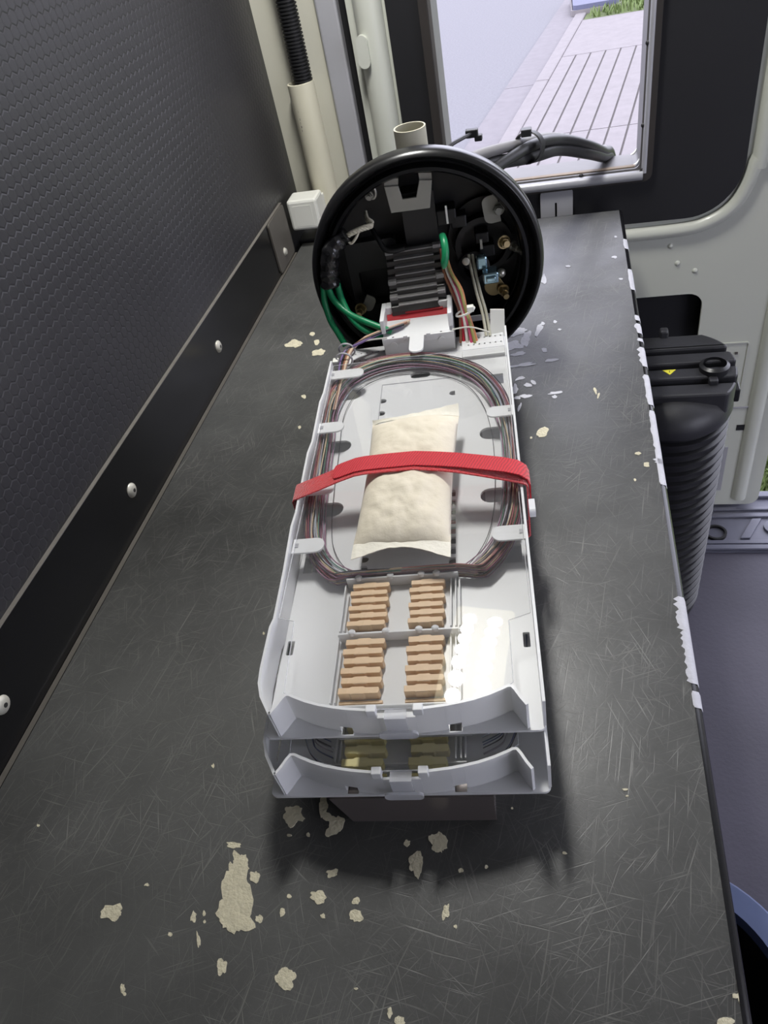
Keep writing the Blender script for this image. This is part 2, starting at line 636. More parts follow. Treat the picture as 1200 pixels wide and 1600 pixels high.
# ---- floor, roof and the walls behind the camera
MB().box(-0.44, 1.3, -1.3, 1.05, FLOOR_Z - 0.03, FLOOR_Z).build('floor', 'floor_rubber')['kind'] = 'structure'
bpy.data.objects['floor']['label'] = 'scuffed grey rubber van floor beside the bench'
o = MB().box(-0.46, 1.3, -1.3, 1.24, 0.9, 0.93).build('ceiling', 'roof_white')
tag(o, 'off-white van roof lining', kind='structure')
o = MB().prism([(-1.3, FLOOR_Z), (-0.85, FLOOR_Z), (-0.85, 0.72), (0.35, 0.72), (0.35, FLOOR_Z), (1.2, FLOOR_Z), (1.2, 0.9), (-1.3, 0.9)], 1.27, 1.3, m=YZ).build('wall_right', 'ply_wall')
tag(o, 'grey side wall of the van with an open sliding door', kind='structure')
o = MB().box(-0.44, 1.3, -1.33, -1.3, FLOOR_Z, 0.9).build('wall_front', 'ply_wall')
tag(o, 'grey bulkhead behind the camera', kind='structure')

# ---- door sill: moulded step plate
sl = structure('trim_2', 'grey moulded plastic step plate at the rear sill')
MB().box(-0.3, 1.3, 1.05, 1.215, FLOOR_Z - 0.03, FLOOR_Z + 0.004).build('plate', 'sill_plastic', sl)
for (ya, yb, h) in ((1.052, 1.064, 0.010), (1.068, 1.078, 0.008), (1.140, 1.150, 0.010), (1.160, 1.168, 0.010), (1.196, 1.212, 0.012)):
    MB().box(-0.3, 1.3, ya, yb, FLOOR_Z + 0.004, FLOOR_Z + h).build('rib', 'sill_plastic', sl, bevel=0.0015)
for x0 in (0.30, 0.42, 0.56):
    MB().prism([(x0 + 0.03, 1.082), (x0 + 0.047, 1.082), (x0 + 0.077, 1.136), (x0 + 0.060, 1.136)], FLOOR_Z + 0.004, FLOOR_Z + 0.009).build('diagonal_rib', 'sill_plastic', sl, bevel=0.001)
    MB().lathe([(0.018, 0.0), (0.018, 0.005), (0, 0.007)], 24, Matrix.Translation((x0 + 0.095, 1.112, FLOOR_Z + 0.004))).build('boss', 'sill_plastic', sl, smooth=40)
MB().lathe([(0.020, 0), (0.020, 0.006), (0.016, 0.006), (0.016, 0)], 28, Matrix.Translation((0.288, 1.098, FLOOR_Z + 0.004)), closed=True).build('tie_down_ring', 'rubber_black', sl, smooth=40)

# ---- rear door leaf: white pressed skin, black trim panel, window
d1 = structure('door_1', 'closed white rear van door with a black trim panel and window')
WX0, WX1, WZ0, WZ1 = -0.163, 0.112, 0.042, 0.47
win = rrect(WX0, WX1, WZ0, WZ1, 0.012)
cut = rrect(0.03, 0.222, -0.345, -0.170, 0.022)
skin = rrect(-0.279, 0.372, -0.64, 0.89, 0.02)
MB().prism(skin, DOOR_Y, DOOR_Y + 0.006, holes=[win, cut], m=XZ).build('door_skin', 'van_white', d1, bevel=0.001)
MB().prism(skin, DOOR_Y + 0.045, DOOR_Y + 0.05, holes=[win], m=XZ).build('outer_skin', 'van_white', d1)
MB().box(0.366, 0.372, DOOR_Y + 0.005, DOOR_Y + 0.046, -0.63, 0.88).build('door_edge', 'van_grey', d1)
MB().prism(rrect(0.02, 0.232, -0.355, -0.160, 0.022), DOOR_Y + 0.030, DOOR_Y + 0.034, m=XZ).build('recess_back', 'panel_black', d1)
pan = rrect(-0.224, 0.256, -0.041, 0.87, 0.075, n=12, corners=(1, 1, 1, 0))
MB().prism(pan, DOOR_Y - 0.007, DOOR_Y - 0.0005, holes=[win], m=XZ).build('trim_panel', 'panel_black', d1, bevel=0.002)
flange = [(0.275, 0.86), (0.275, 0.10), (0.270, 0.03), (0.252, -0.025), (0.215, -0.052), (0.16, -0.060), (0.0, -0.060), (-0.2, -0.060)]
MB().tube(smooth_path([(x, DOOR_Y, z) for x, z in flange], 60), 0.011, 10).build('pressed_flange', 'van_white', d1, smooth=60)
MB().tube([(0.335, DOOR_Y + 0.002, -0.62), (0.335, DOOR_Y + 0.002, 0.86)], 0.014, 10).build('pressed_bead', 'van_white', d1, smooth=60)
MB().prism(rrect(0.246, 0.304, -0.375, -0.265, 0.004), DOOR_Y - 0.002, DOOR_Y, holes=[rrect(0.2475, 0.3025, -0.3735, -0.2665, 0.003)], m=XZ).build('pressed_panel', 'van_white', d1, bevel=0.0008)
MB().box(0.228, 0.325, DOOR_Y - 0.002, DOOR_Y, -0.402, -0.398).build('pressed_line', 'van_grey', d1, bevel=0.0008)
for i, x in enumerate((0.252, 0.259, 0.266, 0.273, 0.284)):
    MB().box(x, x + 0.0045, DOOR_Y - 0.0025, DOOR_Y - 0.0003, -0.288, -0.284).build('worn_stamp', 'joint_dirt', d1)
MB().box(0.308, 0.327, DOOR_Y - 0.001, DOOR_Y + 0.004, -0.452, -0.440).build('latch_slot', 'rubber_black', d1)
MB().box(0.262, 0.300, DOOR_Y - 0.0015, DOOR_Y, -0.60, -0.49).build('lower_recess', 'van_grey', d1, bevel=0.0007)
MB().box(0.248, 0.256, DOOR_Y - 0.004, DOOR_Y, -0.585, -0.505, None).build('reflector', 'red_plastic', d1, bevel=0.001)
for (x, z) in ((0.165, -0.085), (0.178, -0.115), (0.205, -0.13)):
    MB().lathe([(0, 0.003), (0.003, 0.002), (0.0045, 0)], 12, align((x, DOOR_Y, z), (0, -1, 0))).build('screw', 'van_white', d1, smooth=60)
MB().prism(rrect(-0.030, 0.018, -0.06, 0.024, 0.006), DOOR_Y - 0.012, DOOR_Y - 0.008, holes=[rrect(-0.0085, -0.0055, -0.02, 0.006, 0.0014)], m=XZ).build('slotted_plate', 'van_grey', d1, bevel=0.0006)
MB().tube(smooth_path([(-0.249, DOOR_Y - 0.001, -0.6), (-0.249, DOOR_Y - 0.001, 0.87)], 8), 0.020, 12).build('pressed_bead', 'van_white', d1, smooth=60)
MB().prism(rrect(-0.268, -0.252, 0.225, 0.265, 0.0078), DOOR_Y - 0.026, DOOR_Y - 0.014, m=XZ).build('blanking_plug', 'van_white', d1, bevel=0.003)

w1 = structure('window_1', 'open rear door window with grey metal frame and rubber seal')
MB().prism(rrect(WX0 - 0.016, WX1 + 0.017, WZ0 - 0.018, WZ1 + 0.016, 0.012), DOOR_Y - 0.016, DOOR_Y - 0.006,
           holes=[rrect(WX0 - 0.004, WX1 + 0.004, WZ0 - 0.004, WZ1 + 0.004, 0.010)], m=XZ).build('seal', 'frame_rubber', w1, bevel=0.003)
MB().prism(rrect(WX0 - 0.006, WX1 + 0.006, WZ0 - 0.006, WZ1 + 0.006, 0.010), DOOR_Y - 0.012, DOOR_Y + 0.05,
           holes=[rrect(WX0 + 0.0005, WX1 - 0.0005, WZ0 + 0.0005, WZ1 - 0.0005, 0.008)], m=XZ).build('frame', 'frame_metal', w1, bevel=0.0006)
MB().tube([(WX0 - 0.004, DOOR_Y - 0.013, WZ0 - 0.009), (WX1 + 0.004, DOOR_Y - 0.013, WZ0 - 0.009)], 0.0072, 12).build('sill_bar', 'bar_alu', w1, smooth=60)
MB().tube([(WX1 + 0.006, DOOR_Y - 0.013, WZ0 - 0.006), (WX1 + 0.006, DOOR_Y - 0.013, WZ1)], 0.0042, 12).build('jamb_bar', 'bar_alu', w1, smooth=60)
MB().box(WX0 + 0.002, WX1 - 0.002, DOOR_Y - 0.006, DOOR_Y + 0.002, WZ0 + 0.0004, WZ0 + 0.0018).build('sill_groove', 'sill_rust', w1)
for (x, z) in ((WX1 + 0.0015, 0.10), (WX1 + 0.0015, 0.20), (0.03, WZ0 - 0.001)):
    MB().lathe([(0, 0.0025), (0.002, 0.002), (0.0035, 0)], 10, align((x, DOOR_Y - 0.012, z), (0, -1, 0))).build('screw', 'rubber_black', w1, smooth=60)

# ---- rear-left pillar
pl = structure('trim_3', 'cream and grey rear corner pillar of the van')
MB().box(-0.46, -0.322, 1.178, 1.235, FLOOR_Z, 0.9).build('pillar_face', 'van_cream', pl, bevel=0.004)
MB().box(-0.323, -0.293, 1.170, 1.235, FLOOR_Z, 0.9).build('door_jamb', 'van_grey', pl, bevel=0.003)
MB().box(-0.293, -0.279, 1.185, 1.235, FLOOR_Z, 0.9).build('door_seal', 'rubber_black', pl, bevel=0.002)
MB().box(-0.46, -0.30, 1.130, 1.178, FLOOR_Z, 0.0).build('lower_cover', 'panel_black', pl, bevel=0.003)

# ================================================================== OUTSIDE
GZ = -1.25
sx, sy = 0.148, 1.0                 # kerb direction: x grows 0.148 per metre away


def kx(x_at_5, y):
    return x_at_5 + (y - 5.0) * 0.160


def quad_slab(name, xa, xb, y0, y1, z0, z1, material, parent=None, bevel=0.0):
    m = MB()
    m.prism([(kx(xa, y0), y0), (kx(xb, y0), y0), (kx(xb, y1), y1), (kx(xa, y1), y1)], z0, z1)
    return m.build(name, material, parent, bevel=bevel)


o = MB().box(-40, 60, -15, 90, GZ - 0.12, GZ - 0.035).build('road', 'asphalt')
tag(o, 'grey asphalt road seen through the rear window', kind='structure')
gt = structure('gutter', 'pale concrete gutter between road and kerb')
for i, (a, b_) in enumerate(((1.3, 3.4), (3.41, 6.9), (6.91, 10.5), (10.51, 14.0), (14.01, 40.0))):
    quad_slab('gutter_slab', -0.745, -0.498, a, b_, GZ - 0.06, GZ - 0.022, 'concrete_gutter', gt)
kb = structure('kerb', 'pale concrete kerb along the footpath')
for i, (a, b_) in enumerate(((1.3, 3.4), (3.41, 6.9), (6.91, 10.5), (10.51, 14.0), (14.01, 40.0))):
    quad_slab('kerb_stone', -0.495, -0.385, a, b_, GZ - 0.06, GZ + 0.004, 'concrete', kb, bevel=0.012)
fp = structure('footpath', 'pale grooved concrete driveway crossing beside the kerb')
quad_slab('joint_bed', -0.385, 0.95, 1.3, 8.9, GZ - 0.06, GZ - 0.007, 'joint_dirt', fp)
ny = [(1.3, 3.3), (3.312, 5.52), (5.532, 7.55)]
for (a, b_) in ny:
    x = -0.378
    wd = 0.125
    while x < 0.94:
        quad_slab('paving_strip', x, min(x + wd - 0.014, 0.95), a, b_, GZ - 0.02, GZ, 'concrete', fp)
        x += wd
quad_slab('paving_slab', -0.378, 0.95, 7.562, 8.85, GZ - 0.02, GZ, 'concrete', fp)
vg = tag(MB().prism([(0.42, 1.3), (6, 1.3), (9, 40), (kx(-0.38, 40), 40), (kx(-0.38, 8.9), 8.9), (kx(0.955, 8.9), 8.9), (kx(0.955, 3.4), 3.4)],
                    GZ - 0.06, GZ - 0.012).build('verge', 'soil_green'), 'green grass verge beyond the footpath', kind='structure')
gr = MB()
rg = random.Random(3)
for i in range(9000):
    if i < 6500:
        x, y = rg.uniform(0.42, 1.0), rg.uniform(1.55, 2.9)
        h, wd = rg.uniform(0.02, 0.055), 0.004
    else:
        y = rg.uniform(8.95, 11.5)
        x = kx(rg.uniform(-0.33, 0.75), y)
        h, wd = rg.uniform(0.03, 0.08), 0.012
    a = rg.uniform(0, 6.28)
    lean = rg.uniform(0, 0.03)
    c, s = math.cos(a), math.sin(a)
    gr.add([(x - wd * c, y - wd * s, GZ - 0.012), (x + wd * c, y + wd * s, GZ - 0.012),
            (x + wd * 0.6 * c + lean * s, y + wd * 0.6 * s - lean * c, GZ + h * 0.6), (x + lean * 2 * s, y - lean * 2 * c, GZ + h)],
           [(0, 1, 2), (0, 2, 3)])
me_name = 'grass'
me = bpy.data.meshes.new(me_name)
me.from_pydata([tuple(p) for p in gr.v], [], gr.f)
me.materials.append(MATS['grass_a'])
tag(link(bpy.data.objects.new(me_name, me)), 'short green grass growing on the verge', 'grass', kind='stuff')
uc = empty('utility_cover', (0.37, 9.5, GZ))
tag(uc, 'bluish grey cover lying in the grass beyond the footpath', 'cover')
MB().prism(rrect(-0.22, 0.24, -0.30, 0.34, 0.05), -0.012, 0.07).build('lid', 'utility_grey', uc, bevel=0.01)
MB().prism(rrect(-0.24, 0.26, -0.32, 0.36, 0.05), -0.02, 0.03, holes=[rrect(-0.225, 0.245, -0.305, 0.345, 0.05)]).build('rim', 'concrete', uc)

# ================================================================== WORKBENCH
bn = empty('workbench', (0, 0, 0))
tag(bn, 'long black-painted workbench with scratched top and peeled pale patches', 'workbench')
BY0, BY1 = -0.9, 1.121
MB().box(-0.4115, BENCH_X1, BY0, BY1, -0.032, 0.0).build('top', 'bench_black', bn)
tp = [c for c in bn.children][0]
bv = tp.modifiers.new('bevel', 'BEVEL')
tp.data.materials.append(MATS['trim_black'])
bv.material = 1
bv.width = 0.0055
bv.segments = 4
bv.limit_method = 'ANGLE'
tp.data.shade_smooth()
tp.data.set_sharp_from_angle(angle=R(30))
MB().box(-0.411, 0.018, BY0, 1.09, FLOOR_Z, -0.032).build('cabinet', 'panel_black', bn)
MB().box(-0.4116, -0.4068, BY0, 1.084, -0.004, 0.0002).build('back_lip', 'zinc_dull', bn)

CH = random.Random(11)


def chip(cx, cy, wpx, hpx, ang=0.0, material='chip_wood', rough=0.28, n=None):
    """bare patch where the paint has flaked; centre and size estimated on the bench top"""
    p = on_z((cx, cy))
    sxx = (on_z((cx + 5, cy)) - on_z((cx - 5, cy))) / 10
    syy = (on_z((cx, cy - 5)) - on_z((cx, cy + 5))) / 10
    n = n or max(9, int((wpx + hpx) * 0.6))
    n = min(n, 40)
    seed = CH.uniform(0, 99)
    pts = []
    for i in range(n):
        a = 2 * math.pi * i / n
        k = 1 + rough * 2.2 * noise.noise(Vector((math.cos(a) * 1.3, math.sin(a) * 1.3, seed))) + rough * CH.uniform(-.35, .35)
        ex, ey = math.cos(a) * wpx / 2 * k, math.sin(a) * hpx / 2 * k
        ca, sa = math.cos(ang), math.sin(ang)
        q = sxx * (ex * ca - ey * sa) + syy * (ex * sa + ey * ca)
        pts.append((p.x + q.x, p.y + q.y))
    pts = [(min(x, BENCH_X1 - 0.0055), y) for x, y in pts]
    MB().prism(pts, 0.0, 0.0003 + CH.uniform(0, 0.0002)).build('bare_patch', material, bn)


for c in ((372, 1392, 44, 100, .12), (366, 1432, 58, 60), (376, 1350, 26, 40, .2), (175, 1425, 34, 24, .4), (459, 1273, 32, 32, .5),
          (505, 1262, 14, 36), (524, 1292, 24, 32, -.5), (512, 1276, 14, 14), (685, 1318, 28, 36, .3), (650, 1350, 19, 36, -.1), (365, 1320, 26, 9, -.2),
          (398, 1370, 16, 17, .6), (405, 1436, 12, 11), (303, 1432, 9, 16), (347, 1510, 15, 28, -.2), (448, 1528, 28, 30), (497, 1402, 25, 18, -.2),
          (518, 1365, 18, 13, .3), (556, 1431, 21, 20), (556, 1408, 13, 10, .4), (505, 1432, 7, 8), (452, 1401, 8, 8), (441, 1425, 8, 13, -.3),
          (697, 1424, 10, 26, -.2), (610, 1582, 9, 17), (625, 1595, 15, 14), (1160, 1551, 15, 32), (1150, 1556, 14, 9), (1133, 1598, 22, 16), (192, 1545, 7, 16),
          (266, 1460, 8, 6), (195, 1553, 6, 6), (319, 1427, 4, 10), (320, 1440, 4, 6), (60, 1290, 5, 4), (230, 1383, 7, 5), (310, 1470, 5, 24, .1),
          (636, 1317, 10, 10), (720, 1360, 8, 7), (760, 1355, 6, 7), (712, 1448, 6, 6), (556, 1545, 6, 4), (452, 1305, 10, 5), (482, 1305, 6, 8),
          (460, 538, 24, 12, .1), (497, 551, 22, 9, .3), (488, 522, 8, 6), (495, 535, 7, 9), (848, 677, 20, 12, .5), (830, 684, 4, 4), (997, 709, 10, 5), (1010, 726, 9, 9),
          (992, 750, 4, 4), (800, 1263, 4, 3), (475, 620, 7, 6), (468, 668, 5, 5), (412, 990, 4, 4), (333, 1197, 5, 6), (930, 610, 4, 12, .4), (935, 618, 3, 9, -.3),
          (977, 1234, 9, 4), (980, 1244, 5, 3), (882, 1333, 9, 4, -.2)):
    chip(*c)
for c in ((806, 520, 34, 12, .2), (822, 530, 16, 22, -.3), (842, 515, 8, 22, -.5), (800, 540, 30, 14), (810, 553, 24, 6, .1), (815, 571, 42, 5, .15), (862, 563, 24, 4, .1),
          (850, 547, 10, 8), (812, 592, 16, 5, .3), (825, 602, 12, 6), (833, 598, 10, 5, -.6), (804, 608, 10, 16), (822, 619, 18, 6), (808, 622, 10, 6),
          (868, 614, 24, 4, .15), (866, 620, 8, 5), (848, 506, 6, 5), (867, 503, 5, 5), (874, 515, 6, 3), (849, 437, 8, 16), (960, 402, 8, 4), (962, 370, 5, 3),
          (970, 436, 6, 3), (888, 416, 8, 3), (812, 636, 4, 14, -.4)):
    chip(*c, material='chip_primer')
for (y0, y1, wpx) in ((373, 388, 7), (420, 452, 8), (492, 500, 8), (505, 520, 12), (528, 533, 12), (542, 572, 12), (585, 632, 10), (641, 700, 11), (700, 757, 10),
                      (716, 724, 14), (932, 985, 18), (985, 1068, 17), (1080, 1106, 10)):
    # flakes along the front edge, wrapping over the rounded arris
    n = max(5, int((y1 - y0) / 4))
    inner, outer = [], []
    for i in range(n + 1):
        yp = y0 + (y1 - y0) * i / n
        xe = 972 + 0.1605 * (yp - 325)
        wpp = wpx * (1 if 0 < i < n else 0.2) * CH.uniform(0.55, 1.1)
        q = on_z((xe - wpp, yp))
        inner.append((min(q.x, BENCH_X1 - (0.0062 if 0 < i < n else 0.0054)), q.y))
        outer.append((BENCH_X1 - 0.0018, q.y))
    m = MB()
    k = len(inner)
    vs = [(x, y, 0.0003) for x, y in inner] + [(BENCH_X1 - 0.0052, y, 0.0004) for _, y in outer] + \
         [(BENCH_X1 - 0.0012, y, -0.0012) for _, y in outer] + [(BENCH_X1 + 0.0004, y, -0.0058) for _, y in outer]
    fs = []
    for r_ in range(3):
        for i in range(k - 1):
            fs.append((r_ * k + i, r_ * k + i + 1, (r_ + 1) * k + i + 1, (r_ + 1) * k + i))
    m.add(vs, fs)
    m.build('edge_flake', 'chip_primer', bn, smooth=60)

# ================================================================== SPLICE CLOSURE BASE
CY = R(8.0)
BC = Vector((-0.137, 0.728, 0.0))
BR = 0.120
cl = empty('splice_closure', BC, CY)
tag(cl, 'round black cable closure base standing on edge behind the white trays', 'closure')
CM = Matrix.Translation(BC) @ Matrix.Rotation(CY, 4, 'Z')
CI = CM.inverted()


def at(px, py, b):
    """point of the closure frame (right, away, up) at depth b behind its rim, seen at this pixel"""
    n = Vector((-math.sin(CY), math.cos(CY), 0))
    O = Vector((0, 0, CAM_H))
    r = ray((px, py))
    t = (b + n.dot(BC) - n.dot(O)) / n.dot(r)
    return CI @ (O + r * t)


AX = align((0, 0, BR), (0, 1, 0))        # lathe axis along 'away'
MB().lathe([(0.098, 0.034), (0.0985, -0.004), (0.0995, -0.009), (0.1015, -0.0115), (0.1045, -0.011), (0.1060, -0.007), (0.1070, -0.002), (0.1090, -0.001),
            (0.1105, -0.006), (0.1125, -0.012), (0.1155, -0.0145), (0.1185, -0.0125), (0.1200, -0.007), (0.1200, 0.004), (0.1180, 0.009), (0.1120, 0.011),
            (0.1080, 0.040)], 128, AX, closed=True).build('rim', 'base_black', cl, smooth=50)
MB().lathe([(0, 0.034), (0.1082, 0.034), (0.1075, 0.045), (0.100, 0.058), (0.07, 0.068), (0, 0.07)], 96, AX).build('back_plate', 'base_inner', cl, smooth=40)
MB().tube([AX @ Vector((0.0975 * math.cos(a), 0.0975 * math.sin(a), 0.006)) for a in [2 * math.pi * i / 96 for i in range(96)]], 0.0012, 6, closed=True).build('inner_bead', 'base_black', cl, smooth=60)
# moulded shapes inside the dish
MB().prism(rrect(-0.085, -0.030, 0.060, 0.150, 0.006), 0.020, 0.035, holes=[rrect(-0.075, -0.040, 0.078, 0.118, 0.003)], m=XZ).build('moulded_pocket', 'base_inner', cl, bevel=0.0015)
MB().prism(rrect(-0.018, 0.016, 0.10, 0.195, 0.003), 0.012, 0.034, m=XZ).build('mast', 'base_inner', cl, bevel=0.002)
gl = at(757, 395, 0.02)
MB().lathe([(0.030, 0.0), (0.030, 0.014), (0.024, 0.014), (0.024, 0.004), (0.0, 0.004)], 40, align((gl.x, 0.034, gl.z + 0.008), (0, -1, 0))).build('cable_port', 'base_inner', cl, smooth=40)
MB().lathe([(0.040, 0.0), (0.040, 0.006), (0.037, 0.006), (0.037, 0.0)], 48, align((gl.x + 0.004, 0.034, gl.z + 0.016), (0, -1, 0)), closed=True).build('moulded_ring', 'base_inner', cl, smooth=40)
MB().lathe([(0.017, 0.0), (0.017, 0.020), (0.011, 0.022), (0.011, 0.0)], 32, align(at(742, 408, 0.034), (-0.1, -1, 0.1)), closed=True).build('cable_gland', 'base_inner', cl, smooth=40)
for (px, py, s_) in ((697, 333, 0.010), (716, 340, 0.008), (752, 365, 0.007), (760, 385, 0.008)):
    q = at(px, py, 0.024)
    MB().box(q.x - s_, q.x + s_, 0.012, 0.034, q.z - s_ * .8, q.z + s_ * .8).build('moulded_lug', 'base_inner', cl, bevel=0.0015)
# notched zinc bracket at the top
bo = [at(600, 292, 0.004), at(611, 333, 0.004), at(672, 325, 0.004), at(675, 281, 0.004), at(655, 281, 0.004), at(650, 308, 0.004), at(629, 311, 0.004), at(622, 290, 0.004)]
MB().prism([(p.x, p.z) for p in bo], 0.0035, 0.006, m=XZ).build('notched_bracket', 'zinc', cl, bevel=0.0006)
MB().prism([(bo[0].x, bo[0].z), (bo[7].x, bo[7].z), (bo[7].x + .001, bo[7].z + .006), (bo[0].x + .001, bo[0].z + .006)], 0.006, 0.030, m=XZ).build('bracket_flange', 'zinc', cl)
MB().prism([(bo[4].x, bo[4].z), (bo[3].x, bo[3].z), (bo[3].x, bo[3].z + .006), (bo[4].x, bo[4].z + .006)], 0.006, 0.030, m=XZ).build('bracket_flange', 'zinc', cl)


def bolt(px, py, b, r, h, material, d=(0, -1, 0.15), hexa=True):
    p = at(px, py, b)
    MB().lathe([(0, h), (r * 0.85, h), (r, h * 0.8), (r, 0)], 6 if hexa else 18, align(p, d)).build('bolt', material, cl, smooth=30)
    MB().lathe([(r * 0.62, h * 1.9), (r * 0.62, 0)], 14, align(p, d)).build('bolt_thread', material, cl, smooth=40)
    MB().lathe([(0, 0.0012), (r * 1.25, 0.0012), (r * 1.25, -0.0004)], 20, align(p, d)).build('washer', material, cl, smooth=30)


def clip_plate(px, py, b, w_, h_, material, rot=0.0):
    p = at(px, py, b)
    ol = rrect(-w_ / 2, w_ / 2, -h_ / 2, h_ / 2, w_ * 0.45, corners=(0, 0, 1, 1))
    ol = [(x * math.cos(rot) - z_ * math.sin(rot) + p.x, x * math.sin(rot) + z_ * math.cos(rot) + p.z) for x, z_ in ol]
    MB().prism(ol, p.y - 0.001, p.y + 0.001, m=XZ).build('clip_plate', material, cl, bevel=0.0004)


bolt(778, 326, 0.008, 0.0052, 0.006, 'zinc')
clip_plate(767, 327, 0.008, 0.016, 0.028, 'zinc', 0.1)
bolt(787, 378, 0.010, 0.0055, 0.005, 'brass', (0.3, -1, 0.1))
bolt(801, 384, 0.014, 0.0042, 0.009, 'steel', (0.6, -1, -0.2))
bolt(786, 452, 0.006, 0.0050, 0.008, 'brass', (0.15, -1, -0.1))
clip_plate(772, 447, 0.010, 0.020, 0.020, 'brass', 0.5)
bolt(564, 482, 0.006, 0.0052, 0.008, 'brass', (-0.1, -1, 0.0))
clip_plate(577, 474, 0.010, 0.012, 0.018, 'zinc', 2.6)
bolt(577, 306, 0.012, 0.0035, 0.006, 'steel')
p = at(581, 300, 0.012)
MB().tube([(p.x + 0.004 * math.cos(a), p.y - 0.002, p.z + 0.006 * math.sin(a)) for a in [R(-100 + 20 * i) for i in range(10)]], 0.0013, 8).build('wire_hook', 'steel', cl, smooth=60)
p = at(698, 336, 0.006)
MB().box(p.x - 0.001, p.x + 0.001, p.y, p.y + 0.002, p.z - 0.009, p.z + 0.009).build('white_mark', 'white_plastic_warm', cl)
p = at(752, 382, 0.004)
MB().box(p.x - 0.0012, p.x + 0.0012, p.y, p.y + 0.002, p.z - 0.005, p.z + 0.005).build('white_mark', 'zinc', cl)
# bright zinc clamp right of the hinge
p = at(768, 432, -0.012)
MB().box(p.x - 0.009, p.x + 0.007, p.y - 0.005, p.y + 0.012, p.z - 0.006, p.z + 0.006).build('cable_clamp', 'blue_steel', cl, bevel=0.0015)
MB().box(p.x - 0.006, p.x + 0.004, p.y - 0.008, p.y - 0.004, p.z - 0.0025, p.z + 0.0025).build('clamp_plate', 'blue_steel', cl, bevel=0.001)
p = at(754, 412, -0.006)
MB().box(p.x - 0.006, p.x + 0.005, p.y, p.y + 0.010, p.z - 0.007, p.z + 0.007, None).build('cable_clamp', 'blue_steel', cl, bevel=0.002)
p = at(782, 426, -0.010)
MB().lathe([(0, 0.006), (0.003, 0.0055), (0.0045, 0.003), (0.0045, 0)], 16, align(p, (0.5, -1, 0.2))).build('clamp_screw', 'steel', cl, smooth=50)
MB().lathe([(0, 0.003), (0.004, 0.002), (0.004, 0)], 12, align(at(728, 408, 0.0), (0, -1, 0.2))).build('grub_screw', 'steel', cl, smooth=50)

# steel rope and taped bundle, three green tubes out of it
rp = smooth_path([at(571, 333, 0.012), at(574, 343, -0.002), at(582, 351, -0.008), at(566, 357, -0.012), at(550, 364, -0.012), at(538, 372, -0.010)], 60)
for k in range(5):
    pts = []
    for i, p in enumerate(rp):
        a = i * 0.42 + k * 2 * math.pi / 5
        pts.append(p + Vector((0.4 * math.cos(a), 0.5 * math.sin(a), math.cos(a))) * 0.0020)
    MB().tube(pts, 0.0013, 6).build('rope_strand', 'rope', cl, smooth=60)
MB().tube(smooth_path([at(540, 368, -0.012), at(548, 380, -0.014), at(556, 372, -0.014), at(561, 360, -0.012)], 16), 0.0015, 8).build('rope_end', 'rope', cl, smooth=60)
tpth = smooth_path([at(543, 366, -0.010), at(530, 376, -0.010), at(518, 392, -0.012), at(514, 412, -0.012), at(515, 430, -0.012), at(517, 446, -0.012)], 40)
tm = MB().tube(tpth, [0.0066 + 0.0032 * min(1, i / 14) + 0.0006 * math.sin(i * 0.9) for i in range(40)], 16)
for v in tm.v:
    v += Vector((noise.noise(v * 130), noise.noise(v * 130 + Vector((9, 0, 0))), noise.noise(v * 130 + Vector((0, 9, 0))))) * 0.0016
tm.build('tape_wrap', 'tape_black', cl, smooth=70)
for pp in (((505, 443, -.012), (507, 470, -.014), (516, 500, -.020), (528, 520, -.028), (540, 540, -.036)),
           ((511, 444, -.013), (521, 468, -.020), (545, 490, -.034), (570, 502, -.046), (598, 513, -.056), (612, 518, -.058)),
           ((527, 443, -.012), (533, 465, -.020), (548, 495, -.036), (570, 516, -.048), (598, 526, -.056), (612, 529, -.060))):
    MB().tube(smooth_path([at(*q) for q in pp], 30), 0.0034, 12).build('green_tube', 'tube_green', cl, smooth=60)
MB().tube(smooth_path([at(691, 368, -.02), at(694, 378, -.034), at(696, 398, -.042), at(693, 420, -.044)], 20), [0.003] + [0.0036] * 16 + [0.003, 0.002, 0.001], 12).build('green_tube', 'tube_green', cl, smooth=60)

# stepped hinge column (dark), lowest step carries the trays
s_top, s_bot = at(645, 388, 0.004), at(655, 482, -0.038)
nst = 8
W2 = 0.0288
hc = MB()
prof = []
for i in range(nst + 1):
    f = i / nst
    prof.append(s_top.lerp(s_bot, f))
colx = (s_top.x + s_bot.x) / 2
body = []
for i in range(nst):
    a, b_ = prof[i], prof[i + 1]
    body += [(a.y, a.z), (a.y + (b_.y - a.y) * 0.85, a.z - 0.0006)]
body.append((prof[-1].y, prof[-1].z))
body += [(prof[-1].y, 0.088), (0.02, 0.088), (0.02, s_top.z)]
HM = Matrix(((0, 0, 1, 0), (1, 0, 0, 0), (0, 1, 0, 0), (0, 0, 0, 1)))
MB().prism(body, colx - W2, colx + W2, m=HM).build('hinge_column', 'hinge_grey', cl, bevel=0.0005)
for i in range(nst):
    a = prof[i]
    MB().box(colx - W2 + 0.008, colx + W2 - 0.008, a.y - 0.0055, a.y + 0.001, a.z - 0.0002, a.z + 0.0014).build('hinge_rib', 'hinge_lip', cl, bevel=0.0004)
for i in (0, 4, 6):
    for sgn in (-1, 1):
        a = prof[i]
        MB().box(colx + sgn * (W2 - 0.004) - 0.0042, colx + sgn * (W2 - 0.004) + 0.0042, a.y - 0.0065, a.y + 0.001, a.z - 0.001, a.z + 0.0030).build('hinge_knuckle', 'hinge_lip', cl, bevel=0.0006)
MB().tube(smooth_path([at(577, 350, 0.02), at(590, 372, 0.006), at(605, 392, -0.002), at(632, 388, 0.0)], 20), 0.0028, 8).build('strut', 'base_inner', cl, smooth=60)

